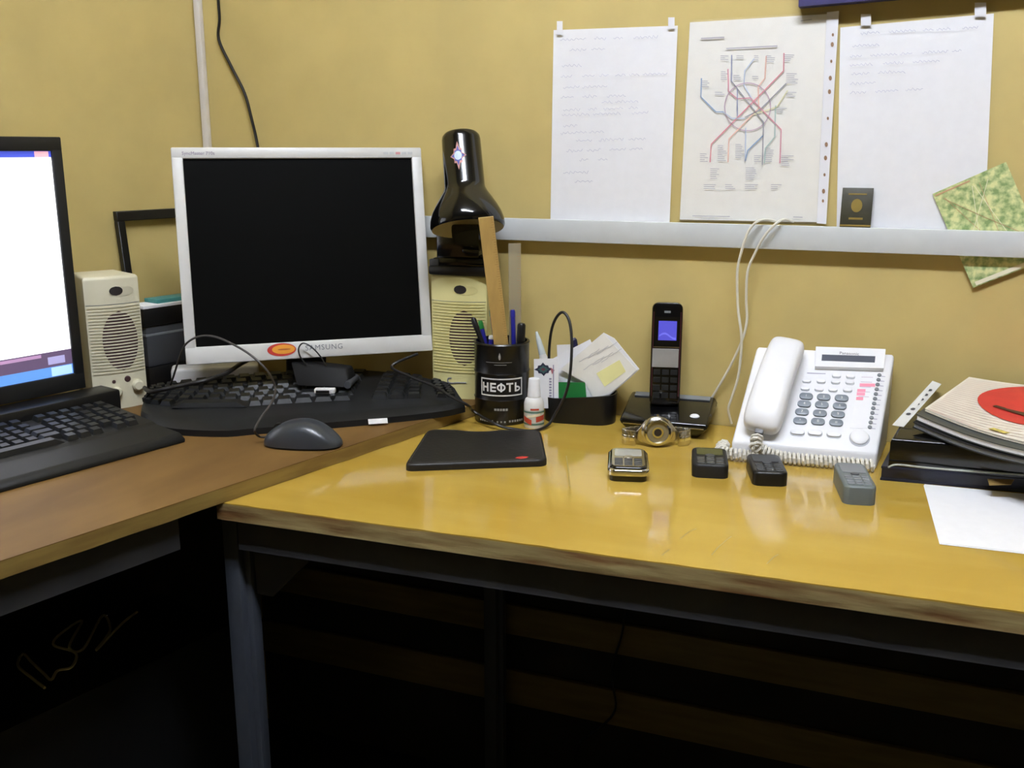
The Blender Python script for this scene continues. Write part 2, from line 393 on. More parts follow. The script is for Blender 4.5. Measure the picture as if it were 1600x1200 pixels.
# ================================================================== papers on the wall
def wq(pts, y): return [V(p[0], p[1], y) for p in pts]
def scribble(b, x0, x1, py, y, dens=1.0, mi=0, amp=3.0, slope=0.0, wd=0.0006):
    x = x0
    while x < x1:
        L = random.uniform(14, 44)
        if x + L > x1: break
        P = []; n = int(L / 2.2)
        for i in range(n + 1):
            u = x + L * i / n
            P.append(V(u, py + slope * (u - x0) + amp * math.sin(i * 2.1 + random.uniform(-.6, .6)) * random.uniform(.3, 1), y))
        b.ribbon(P, wd, Vector((0, 1, 0)), mi); x += L + random.uniform(5, 26) / dens
def wall_sheet(name, quad, y, m, lab, cat, thick=0.0008, curl=0.004):
    q = [V(*p, y) for p in quad]                    # TL, TR, BR, BL
    b = B()
    def fn(u, v):
        p = (q[3] * (1 - u) + q[2] * u) * (1 - v) + (q[0] * (1 - u) + q[1] * u) * v
        return p + Vector((0, -curl * max(0, math.sin(math.pi * v)) * (0.3 + 0.7 * u) * 0.6, 0))
    t_ = thing(name, lab, cat, ((q[2].x + q[3].x) / 2, y, q[2].z))
    b.grid(6, 8, fn); b.grid(6, 8, lambda u, v: fn(1 - u, v) + Vector((0, thick, 0)))
    obj('sheet', b, m, t_, world=True)
    return t_
t = wall_sheet('handwritten_note', [(865, 47), (1059, 40), (1046, 352), (860, 348)], -0.003, PAPER, 'white handwritten sheet of many lines taped up left of the line diagram', 'paper', curl=0.002)
b = B(); yy = -0.0062
for py, a, c in ((62, 875, 1050), (78, 890, 985), (103, 878, 940), (120, 876, 1052), (137, 880, 960), (152, 876, 1000), (160, 940, 1035), (172, 880, 1010), (180, 878, 1020), (197, 880, 915), (208, 876, 985), (220, 900, 1020), (236, 885, 1020), (250, 905, 965), (270, 880, 965), (284, 898, 950)):
    scribble(b, a, c, py, yy, 1.4, slope=-0.03)
obj('handwriting', b, INK, t, world=True)
for (a, c) in (((870, 33), (879, 54)), ((1044, 27), (1054, 45))):
    obj('tape_strip', B().slab(wq([(a[0], a[1]), (c[0], a[1]), (c[0], c[1]), (a[0], c[1])], -0.0068), 0.0004), TAPE, t, world=True)

t = wall_sheet('line_diagram', [(1078, 35), (1292, 22), (1276, 347), (1062, 343)], -0.0035, PAPER2, 'printed sheet with a coloured line diagram in a clear punched sleeve', 'paper', curl=0.0015)
LC = [(220, 140, 160), (222, 128, 142), (240, 190, 170), (150, 158, 190), (130, 164, 204), (170, 198, 190), (150, 150, 158), (190, 178, 186), (226, 224, 176), (190, 202, 224), (190, 160, 180)]
lm = [mat('line_ink_%d' % i, c, 0.7, noise=0.03) for i, c in enumerate(LC)]
mp = lambda cx, cy: V(1050 + cx * 0.29158, 10 + cy * 0.29167, -0.0062)
b = B()
for pts_, ci in (([(300, 335), (303, 455), (350, 495), (420, 490), (585, 660), (578, 840)], 0), ([(600, 250), (598, 345), (500, 445), (210, 738), (204, 835)], 1), ([(505, 265), (498, 385), (462, 430), (465, 545), (305, 710), (300, 835)], 2),
                 ([(158, 385), (155, 485), (235, 565), (275, 565)], 4), ([(275, 565), (320, 600), (390, 600)], 9), ([(612, 412), (470, 555), (390, 595)], 6), ([(320, 260), (318, 400), (350, 440), (350, 590)], 3), ([(318, 400), (490, 620), (484, 850)], 6),
                 ([(440, 280), (390, 345), (385, 420), (430, 500)], 9), ([(555, 530), (550, 700), (500, 760), (495, 840)], 5), ([(490, 690), (405, 772), (392, 830)], 4), ([(395, 650), (392, 830)], 9), ([(620, 450), (560, 540), (430, 580)], 8)):
    b.ribbon([mp(*p) for p in pts_], 0.0017, Vector((0, 1, 0)), ci)
b.ribbon([mp(405 + 123 * math.cos(k * math.pi / 20), 538 + 128 * math.sin(k * math.pi / 20)) for k in range(41)], 0.0014, Vector((0, 1, 0)), 10)
obj('coloured_lines', b, lm, t, world=True, kind='stuff')
b = B()
for cx, cy, n, L in ((260, 265, 3, 45), (345, 265, 2, 40), (440, 265, 3, 40), (505, 265, 4, 50), (600, 260, 4, 60), (262, 350, 5, 45), (330, 370, 3, 60), (612, 360, 6, 65), (610, 460, 3, 70), (155, 400, 4, 50), (150, 790, 5, 45), (245, 745, 9, 50), (340, 740, 8, 50), (440, 800, 4, 45), (500, 760, 8, 50), (585, 800, 6, 70), (205, 870, 6, 50), (395, 865, 3, 60), (395, 895, 4, 70), (170, 955, 3, 70), (285, 955, 3, 60), (390, 955, 3, 90), (530, 955, 3, 60), (230, 460, 2, 60), (560, 545, 3, 60), (430, 375, 2, 50)):
    for k in range(n): b.ribbon([mp(cx, cy + k * 10), mp(cx + L * random.uniform(.5, 1), cy + k * 10 + 1)], 0.0010, Vector((0, 1, 0)))
b.ribbon([mp(155, 172), mp(280, 166)], 0.0022, Vector((0, 1, 0))); b.ribbon([mp(290, 226), mp(565, 212)], 0.0018, Vector((0, 1, 0)))
b.ribbon([mp(110, 1122), mp(310, 1126)], 0.0012, Vector((0, 1, 0))); b.ribbon([mp(650, 1128), mp(700, 1130)], 0.0012, Vector((0, 1, 0))); b.ribbon([mp(690, 78), mp(750, 70)], 0.0012, Vector((0, 1, 0)))
obj('small_captions', b, INKG, t, world=True, kind='stuff')
sl = obj('punched_strip', B().slab(wq([(1292, 19), (1311, 17), (1291, 350), (1276, 349)], -0.0064), 0.0004), TAPE, t, world=True, label='clear punched strip of the sleeve')
HOLEM = mat('hole_shade', (150, 118, 92), 0.8, noise=0.05)
for cy in (152, 204, 294, 384, 457, 600, 740, 812, 902, 990, 1042):
    fx = 862 - (cy - 152) * (862 - 809) / 890; r_ = 6.5 if cy in (204, 384, 457, 740, 812, 990) else 4.5
    b = B(); b.poly([V(1050 + (fx + r_ * 1.3 * math.cos(k * math.pi / 6)) * 0.29158, 10 + (cy + r_ * 2 * math.sin(k * math.pi / 6)) * 0.29167, -0.0070) for k in range(12)])
    obj('punch_hole', b, HOLEM, sl, world=True)
obj('sleeve_film', B().slab(wq([(1078, 32), (1292, 19), (1276, 349), (1062, 345)], -0.0072), 0.0003), FILM, t, world=True)

t = wall_sheet('handwritten_note', [(1313, 43), (1553, 21), (1538, 368), (1307, 362)], -0.003, PAPER, 'white handwritten sheet of few lines taped up right of the line diagram', 'paper', curl=0.002)
b = B()
for py, a, c in ((52, 1345, 1535), (72, 1332, 1380), (88, 1328, 1520), (102, 1328, 1490), (116, 1330, 1448), (131, 1328, 1372), (145, 1328, 1450)): scribble(b, a, c, py, yy, 1.4, slope=-0.05)
obj('handwriting', b, INK, t, world=True)
for (a, c) in (((1345, 22), (1361, 40)), ((1523, 4), (1541, 26))):
    obj('tape_strip', B().slab(wq([(a[0], a[1]), (c[0], a[1]), (c[0], c[1]), (a[0], c[1])], -0.0068), 0.0004), TAPE, t, world=True)

# dark little card standing on the trunking
p = V(1336, 352, -0.017)
t = thing('pocket_card', 'small dark card with a faint gold emblem standing on the trunking', 'card', (p.x, -0.017, zt), 0)
wd, hh = 0.044, V(1336, 293, -0.015).z - zt
Mx = Matrix.Translation((0, 0, 0)) @ Matrix.Rotation(-0.16, 4, 'X')
obj('cover', B().box((0, 0, hh / 2), (wd, 0.0025, hh), 0.0006, M=Mx), OLIVE, t)
b = B(); b.prism(ell(0.008, 0.010, 16), 0, 0.0003, M=Mx @ Matrix.Translation((0, -0.0014, hh * 0.55)) @ Matrix.Rotation(math.pi / 2, 4, 'X'))
b.box((0, -0.0014, hh * 0.84), (0.026, 0.0004, 0.002), M=Mx); b.box((0, -0.0014, hh * 0.22), (0.02, 0.0004, 0.003), M=Mx); b.box((0, -0.0014, 0.0025), (wd, 0.0005, 0.0025), M=Mx)
obj('emblem', b, GOLD, t)

# green printed map sheet tucked behind the trunking
gm = bpy.data.materials.new('map_print'); gm.use_nodes = True; nt = gm.node_tree; bs = nt.nodes['Principled BSDF']; bs.inputs['Roughness'].default_value = 0.6
tc = nt.nodes.new('ShaderNodeTexCoord'); vo = nt.nodes.new('ShaderNodeTexNoise'); vo.inputs['Scale'].default_value = 95; vo.inputs['Detail'].default_value = 4
rp = nt.nodes.new('ShaderNodeValToRGB'); e = rp.color_ramp.elements
e[0].position = 0.38; e[0].color = lin((132, 158, 100)); e[1].position = 0.62; e[1].color = lin((222, 224, 162))
e2 = e.new(0.5); e2.color = lin((184, 198, 136))
nt.links.new(tc.outputs['Object'], vo.inputs['Vector']); nt.links.new(vo.outputs[0], rp.inputs[0]); nt.links.new(rp.outputs[0], bs.inputs['Base Color'])
a0, a1 = V(1457, 303, -0.007), V(1572, 253, -0.007)
ex = (a1 - a0).normalized(); ey = Vector((-ex.z, 0, ex.x)) * -1
if ey.z > 0: ey = -ey
t = thing('folded_map', 'green printed map sheet tucked askew behind the trunking', 'map', (a0.x + 0.06, -0.007, zb - 0.05))
Wm, Hm = (a1 - a0).length, 0.150
q = [a0, a1, a1 + ey * Hm, a0 + ey * Hm]
obj('sheet', B().slab(q, 0.001), gm, t, world=True)
b = B(); dn = Vector((0, -0.0006, 0))
for k in range(6):
    s0, s1 = random.random(), random.random()
    b.ribbon([a0 + ex * Wm * s0 + ey * Hm * 0.08 + dn, a0 + ex * Wm * (s0 + s1) / 2 + ey * Hm * 0.4 + dn, a0 + ex * Wm * s1 + ey * Hm * 0.7 + dn], 0.0007, Vector((0, 1, 0)), k % 2)
b.ribbon([a0 + ex * Wm * 0.02 + ey * 0.004 + dn, a0 + ex * Wm * 0.5 + ey * 0.004 + dn], 0.0022, Vector((0, 1, 0)), 0)
b.ribbon([a0 + ex * Wm * 0.05 + ey * Hm * 0.97 + dn, a0 + ex * Wm * 0.95 + ey * Hm * 0.97 + dn], 0.006, Vector((0, 1, 0)), 1)
obj('map_lines', b, [mat('map_red', (198, 160, 120), 0.7, noise=0.05), mat('map_cream', (238, 234, 206), 0.7, noise=0.03)], t, world=True)

# dark blue board hanging above the sheets
t = thing('blue_board', 'dark blue framed board on the wall above the line diagram', 'board', (0.02, -0.02, 1.39))
q0, q1 = V(1248, 11, -0.022), V(1420, -4, -0.022)
d = (q1 - q0).normalized()
o_ = B().slab([q0, q0 + d * 0.42, q0 + d * 0.42 + Vector((-d.z, 0, d.x)) * 0.3, q0 + Vector((-d.z, 0, d.x)) * 0.3], 0.02)
obj('panel', o_, BLUEF, t, world=True)
b = B()
o2 = Vector((0, -0.004, 0))
up = Vector((-d.z, 0, d.x))
for (aa, bb_) in (((0, 0), (0.42, 0.014)), ((0, 0.286), (0.42, 0.3)), ((0, 0.014), (0.014, 0.286)), ((0.406, 0.014), (0.42, 0.286))):
    b.slab([q0 + d * aa[0] + up * aa[1] + o2, q0 + d * bb_[0] + up * aa[1] + o2, q0 + d * bb_[0] + up * bb_[1] + o2, q0 + d * aa[0] + up * bb_[1] + o2], 0.0042)
obj('frame', b, mat('dark_frame', (56, 52, 100), 0.5, noise=0.05), t, world=True)

# ================================================================== white-framed monitor
YM, TM = 0.676, 0.182
nb = Vector((-math.sin(YM), math.cos(YM), 0))
mc = Vector((-0.928, -0.178, 1.032))
BK = 0.125
rp_ = mc + nb * BK
t = thing('computer_monitor', 'switched-off monitor with silver white frame and black screen', 'monitor', (rp_.x, rp_.y, ZL), YM)
MW, MH = 0.409, 0.350
Mt = Matrix.Translation((0, -BK, mc.z - ZL)) @ Matrix.Rotation(-TM, 4, 'X')
sd, tp, bt = 0.0175, 0.0180, 0.0285
b = B()
b.box((0, 0.009, MH / 2 - tp / 2), (MW, 0.018, tp), 0.0025, M=Mt); b.box((0, 0.009, -MH / 2 + bt / 2), (MW, 0.018, bt), 0.0025, M=Mt)
for s in (-1, 1): b.box((s * (MW / 2 - sd / 2), 0.009, (bt - tp) / 2), (sd, 0.0178, MH - tp - bt + 0.006), 0.0022, M=Mt)
fr = obj('bezel', b, SILVER, t)
obj('screen', B().box((0, 0.011, (bt - tp) / 2), (MW - 2 * sd + 0.004, 0.012, MH - tp - bt + 0.004), M=Mt), SCREENK, t)
b = B().box((0, 0.0225, 0), (MW - 0.02, 0.010, MH - 0.014), 0.003, M=Mt); b.box((-0.02, 0.036, -0.01), (0.22, 0.02, 0.2), 0.008, M=Mt)
obj('rear_shell', b, LGREY, t)
b = B().hull8([(-0.035, -0.012, 0.010), (0.035, -0.012, 0.010), (0.035, 0.012, 0.010), (-0.035, 0.012, 0.010)], [(-0.035, -0.088, 0.215), (0.035, -0.088, 0.215), (0.035, -0.062, 0.215), (-0.035, -0.062, 0.215)], 0.003)
obj('neck', b, BLACKM, t)
obj('foot', B().prism(ell(0.05, 0.034, 32), 0, 0.014, 0.004), BLACKM, t)
def mon(x, z, y=-0.0004): return Mt @ Vector((x, y, z))
b = B(); add_bm(b, text_faces('SAMSUNG', 0.0125, lambda x, y: mon(x + 0.018, y - MH / 2 + 0.0165), 1.15)); obj('lettering', b, MGREY, fr)
b = B(); add_bm(b, text_faces('SyncMaster 710s', 0.0075, lambda x, y: mon(x - MW / 2 + 0.042, y + MH / 2 - 0.010))); obj('lettering', b, mat('violet_grey_print', (120, 104, 130), 0.6, noise=0.03), fr)
b = B()
for k, ci in enumerate((0, 0, 1, 0, 0)):
    b.poly([mon(MW / 2 - 0.066 + k * 0.0105 + dx, MH / 2 - 0.010 + dz) for dx, dz in ((0, -0.002), (0.008, -0.002), (0.008, 0.002), (0, 0.002))], ci)
obj('marks', b, [LGREY, mat('pale_red', (214, 150, 150), 0.6, noise=0.03)], fr)
b = B(); e_ = ell(0.0235, 0.0108, 36)
b.poly([mon(x - 0.052, z - MH / 2 + 0.0165, -0.0006) for x, z in e_])
b.poly([mon(x * 0.80 - 0.052 + 0.003, z * 0.72 - MH / 2 + 0.0170, -0.0009) for x, z in e_], 1)
b.poly([mon(x * 0.45 - 0.052 + 0.004, z * 0.12 - MH / 2 + 0.0168, -0.0011) for x, z in e_], 2)
obj('sticker', b, [RED, ORANGE, mat('sticker_mark', (186, 96, 40), 0.5, noise=0.03)], t, label='red and orange oval sticker')

# grey flat box under the monitor
t = thing('flat_box', 'pale grey plastic box lying on the desk under the white monitor', 'box', (-1.132, -0.178, ZL), 0.662)
obj('shell', B().box((0, 0, 0.024), (0.150, 0.045, 0.048), 0.006, 3), PHONEW, t)
obj('connector', B().box((-0.068, -0.0275, 0.009), (0.012, 0.012, 0.012), 0.002), PHONEW, t)

# ================================================================== black monitor at the left
br = Vector((-1.21, -0.403, 0.827))
BW, BH = 0.46, 0.392
mid = br - U * (BW / 2)
YB_ = math.atan2(U.y, U.x)
t = thing('computer_monitor', 'black monitor with a bright white lit screen', 'monitor', (mid.x, mid.y, ZL), YB_)
Mb = Matrix.Translation((0, 0, br.z - ZL))
bz = 0.017
b = B()
b.box((0, 0.012, BH - bz / 2 - 0.002), (BW, 0.024, bz + 0.004), 0.002, M=Mb); b.box((0, 0.012, 0.0125), (BW, 0.024, 0.027), 0.002, M=Mb)
for s in (-1, 1): b.box((s * (BW / 2 - bz / 2), 0.012, BH / 2), (bz, 0.0236, BH - 0.03), 0.002, M=Mb)
obj('bezel', b, BLACKM, t)
obj('rear_shell', B().box((0, 0.027, BH / 2), (BW - 0.01, 0.02, BH - 0.01), 0.004, M=Mb), BLACK, t)
sw, sz0, sz1 = BW / 2 - bz, 0.026, BH - bz - 0.004
scr = obj('screen', B().box((0, 0.010, (sz0 + sz1) / 2), (2 * sw + 0.004, 0.012, sz1 - sz0 + 0.004), M=Mb), glow('screen_white', (250, 251, 255), 0.570), t)
def scrq(name, x0, x1, z0, z1, m, y=0.0036):
    b_ = B(); b_.poly([Mb @ Vector((x, y, z)) for x, z in ((x0, z0), (x1, z0), (x1, z1), (x0, z1))]); return obj(name, b_, m, scr)
scrq('title_bar', -sw, sw, sz1 - 0.009, sz1, glow('scr_blue', (70, 84, 196), 0.342))
scrq('close_button', sw - 0.026, sw - 0.004, sz1 - 0.0088, sz1 - 0.0004, glow('scr_pink', (240, 170, 180), 0.342), 0.0034)
scrq('status_strip', -sw, sw, sz0 + 0.016, sz0 + 0.040, glow('scr_dusk', (116, 96, 128), 0.133))
scrq('status_icons', sw - 0.040, sw - 0.012, sz0 + 0.020, sz0 + 0.032, glow('scr_lilac', (170, 165, 210), 0.266), 0.0034)
scrq('status_text', sw - 0.20, sw - 0.05, sz0 + 0.033, sz0 + 0.038, glow('scr_rose', (190, 150, 190), 0.228), 0.0034)
scrq('task_bar', -sw, sw, sz0, sz0 + 0.016, glow('scr_task', (96, 148, 226), 0.304))
scrq('task_icons', sw - 0.036, sw - 0.002, sz0 + 0.001, sz0 + 0.015, glow('scr_pale', (168, 204, 240), 0.342), 0.0034)
obj('neck', B().box((0, 0.022, 0.03), (0.12, 0.03, 0.06), 0.004), BLACK, t)
obj('foot', B().box((0.0, -0.020, 0.0235), (BW + 0.062, 0.052, 0.047), 0.004), BLACK, t)

# ================================================================== keyboards
def keycap():
    return mesh_of('keycap', B().hull8([(-.5, -.5, 0), (.5, -.5, 0), (.5, .5, 0), (-.5, .5, 0)], [(-.36, -.34, 1), (.36, -.34, 1), (.36, .40, 1), (-.36, .40, 1)]), KEYC)
KEYM = keycap()
# keyboard in front of the black monitor
A1 = Vector((-0.969, -0.462, ZL)); LK = 0.45
kc = A1 - U * (LK / 2)
t = thing('keyboard', 'black keyboard with palm rest in front of the lit black monitor', 'keyboard', (kc.x, kc.y, ZL), YB_)
hk = [(0.0, 0.006), (0.012, 0.013), (0.068, 0.017), (0.075, 0.020), (0.195, 0.031), (0.200, 0.026), (0.200, 0.0)]
b = B(); P0 = [(-LK / 2, y, z) for y, z in [(0.0, 0.0)] + hk]; P1 = [(LK / 2, y, z) for y, z in [(0.0, 0.0)] + hk]
b.hull8(P0, P1, 0.0015, 1); obj('body', b, KEYB, t)
sl_ = math.atan2(0.011, 0.12)
for r in range(6):
    yk = 0.087 + r * 0.0185 + (0.006 if r == 5 else 0); zk = 0.020 + (yk - 0.075) * 0.0917
    x = -LK / 2 + 0.012
    while x < LK / 2 - 0.012:
        wdt = 0.0185
        if r == 0 and -0.14 < x < -0.02: wdt = 0.11
        elif r in (1, 2, 3) and 0.045 < x < 0.062: wdt = 0.034
        if x + wdt > LK / 2 - 0.008: break
        cx = x + wdt / 2
        gap = (0.083 < cx < 0.096) or (0.150 < cx < 0.162)
        wp = t.matrix_basis @ Vector((cx, yk, zk)); dv = wp - CAM
        vis = 800 + FPX * dv.dot(RT) / dv.dot(FW) > -25
        if not gap and vis:
            inst('key', KEYM, t, Matrix.Translation((cx, yk, zk - 0.0005)) @ Matrix.Rotation(sl_, 4, 'X') @ Matrix.Diagonal((wdt - 0.0018, 0.0168, 0.0075, 1)))
        x += wdt + (0.001 if not gap else 0)

# curved keyboard below the white monitor
Fc = [Vector((-1.130, -0.372, 0)), Vector((-1.095, -0.408, 0)), Vector((-1.02, -0.437, 0))] + [G(x_, y_, ZL) for x_, y_ in ((345, 683), (400, 679), (500, 671), (600, 662), (690, 652), (727, 644))]
Bc = [Vector((-1.147, -0.340, 0)), Vector((-1.138, -0.300, 0)), Vector((-1.095, -0.236, 0)), Vector((-1.048, -0.18, 0)), Vector((-0.98, -0.125, 0)), Vector((-0.90, -0.086, 0)), Vector((-0.81, -0.082, 0)), Vector((-0.735, -0.105, 0)), Vector((-0.672, -0.142, 0))]
Fs, Bs = crom(Fc, 6), crom(Bc, 6)
def samp(L, s):
    x = s * (len(L) - 1); i = min(int(x), len(L) - 2); return L[i].lerp(L[i + 1], x - i)
def kz(tt, s):
    e = min(1, min(s, 1 - s) / 0.03)
    base = 0.010 + (0.006 * min(1, tt / 0.06)) + 0.020 * tt
    if tt > 0.31: base += 0.002
    return ZL + base * (0.75 + 0.25 * e)
def kpt(s, tt): p = samp(Fs, s).lerp(samp(Bs, s), tt); return Vector((p.x, p.y, kz(tt, s)))
t = thing('keyboard', 'wide black curved keyboard lying under the white monitor', 'keyboard', (-0.87, -0.25, ZL), 0.62)
b = B(); b.grid(48, 14, kpt)
for f_ in (lambda u, v: (kpt(u, 0) if v else Vector((kpt(u, 0).x, kpt(u, 0).y, ZL))), lambda u, v: (kpt(1 - u, 1) if v else Vector((kpt(1 - u, 1).x, kpt(1 - u, 1).y, ZL)))): b.grid(48, 1, f_)
b.grid(14, 1, lambda u, v: (kpt(1, u) if v else Vector((kpt(1, u).x, kpt(1, u).y, ZL))))
b.grid(14, 1, lambda u, v: (kpt(0, 1 - u) if v else Vector((kpt(0, 1 - u).x, kpt(0, 1 - u).y, ZL))))
obj('body', b, KEYB, t, world=True)
Ti = t.matrix_basis.inverted()
for r in range(6):
    tt = 0.375 + r * 0.107
    s = 0.055
    ncol = 22
    for c in range(ncol):
        s = 0.05 + 0.90 * (c + 0.5) / ncol
        if c in (15, 19) : continue
        if r == 0 and 4 <= c <= 8 and c != 6: continue
        p = kpt(s, tt); ax = (kpt(min(1, s + .02), tt) - kpt(s - .02, tt)); ay = (kpt(s, tt + .03) - kpt(s, tt - .03))
        wl = ax.length / 0.04 * 0.90 / ncol * 0.88 * (5.2 if (r == 0 and c == 6) else 1); hl = ay.length / 0.06 * 0.107 * 0.86
        M = frame(ax, ay, p - Vector((0, 0, 0.0005)))
        inst('key', KEYM, t, Ti @ M @ Matrix.Diagonal((wl, hl, 0.007, 1)))
b = B(); lq = [G(575, 655, ZL + 0.011), G(605, 653, ZL + 0.011), G(606, 661, ZL + 0.004), G(576, 663, ZL + 0.004)]
b.slab(lq, 0.0006); obj('sticker', b, WHITEP, t, world=True, label='small white sticker on the front edge')

# black clip device and memory stick on the keyboard
pd = G(515, 603, ZL + 0.036)
t = thing('clip_device', 'black plastic clip-on device lying on the curved keyboard', 'device', (pd.x, pd.y, ZL + 0.0365), 0.30)
Mc = Matrix.Rotation(0.10, 4, 'Y')
obj('body', B().hull8([(-0.050, -0.024, 0.004), (0.042, -0.026, 0.003), (0.044, 0.026, 0.003), (-0.045, 0.026, 0.004)], [(-0.066, 0.000, 0.040), (0.030, -0.004, 0.032), (0.036, 0.02, 0.032), (-0.058, 0.024, 0.041)], 0.004), mat('clip_black', (8, 8, 9), 0.65, spec=0.3, noise=0.1), t)
obj('hinge', B().lathe([(0, -0.03), (0.006, -0.03), (0.006, 0.03), (0, 0.03)], 14, Matrix.Translation((0.038, 0.0, 0.0085)) @ Matrix.Rotation(math.pi / 2, 4, 'X')), DGREY, t)
obj('cable_loop', B().tube([pd + RT * dx + Vector((0, 0, dz)) + FW * -0.004 for dx, dz in ((-0.036, 0.036), (-0.046, 0.050), (-0.048, 0.064), (-0.040, 0.073), (-0.026, 0.066), (-0.012, 0.050), (-0.004, 0.034))], 0.0013, 6), CABLEB, t, world=True)
pu = G(508, 616, ZL + 0.034)
t = thing('memory_stick', 'small white and black memory stick lying on the curved keyboard', 'memory stick', (pu.x, pu.y, ZL + 0.035), 0.36)
obj('shell', B().box((0.0, 0.001, 0.005), (0.034, 0.013, 0.008), 0.002), WHITEP, t); obj('inlay', B().box((-0.003, -0.0058, 0.0045), (0.022, 0.0014, 0.0045), 0.0003), BLACK, t)

# ================================================================== mouse
t = thing('computer_mouse', 'dark grey wired computer mouse near the edge of the brown desk', 'mouse', (-0.797, -0.412, ZL), 0.25)
b = B()
def mouse(u, v):
    a = 2 * math.pi * u; ph = v * math.pi / 2
    r = math.cos(ph); x = 0.058 * math.copysign(abs(math.cos(a)) ** 0.75, math.cos(a)) * r ** 0.8; y = 0.029 * math.copysign(abs(math.sin(a)) ** 0.75, math.sin(a)) * r ** 0.8
    h = 0.037 * (1 - 0.35 * ((x - 0.004) / 0.058) ** 2) - 0.012 * max(0, x / 0.058) ** 2
    return Vector((x, y, 0.003 + h * math.sin(ph) ** 0.75))
b.grid(40, 14, mouse); bmesh.ops.remove_doubles(b.bm, verts=b.bm.verts, dist=1e-5)
obj('shell', b, DGREY if False else mat('mouse_grey', (52, 56, 62), 0.3, noise=0.05), t)
obj('base', B().prism([(x * 1.0, y) for x, y in ell(0.056, 0.028, 32)], 0, 0.008), BLACK, t)
obj('wheel', B().lathe([(0, -0.003), (0.007, -0.003), (0.007, 0.003), (0, 0.003)], 16, Matrix.Translation((-0.036, 0, 0.026)) @ Matrix.Rotation(math.pi / 2, 4, 'X')), BLACK, t)
m0 = t.matrix_basis @ Vector((-0.056, 0.002, 0.010))
pth = [m0, m0 + Vector((-0.012, -0.002, 0.0))] + [G(398, 672, ZL + 0.026), G(408, 652, ZL + 0.040), G(425, 628, ZL + 0.058), G(430, 606, ZL + 0.068)]
dz_ = lambda px, py, d: CAM + ray(px, py) / FPX * d
pth += [dz_(418, 580, 1.50), dz_(392, 555, 1.50), dz_(362, 537, 1.51), dz_(335, 526, 1.53), dz_(310, 526, 1.55), dz_(290, 538, 1.58), dz_(280, 560, 1.61), dz_(272, 585, 1.63), dz_(266, 602, 1.655)]
obj('cord', B().tube(pth, 0.0017, 8), mat('grey_cord', (62, 58, 54), 0.5, noise=0.05), t, world=True)

# thick black monitor lead in front of the grey box
b = B().tube([dz_(408, 548, 1.76), dz_(392, 560, 1.73), dz_(374, 570, 1.68), dz_(352, 584, 1.615), dz_(322, 594, 1.575), dz_(290, 601, 1.57), dz_(262, 607, 1.57), dz_(236, 612, 1.60), dz_(226, 606, 1.65)], 0.0036, 10)
tag(obj('cable', b, CABLEB, world=True), 'thick black cable crossing in front of the pale grey box', 'cable')

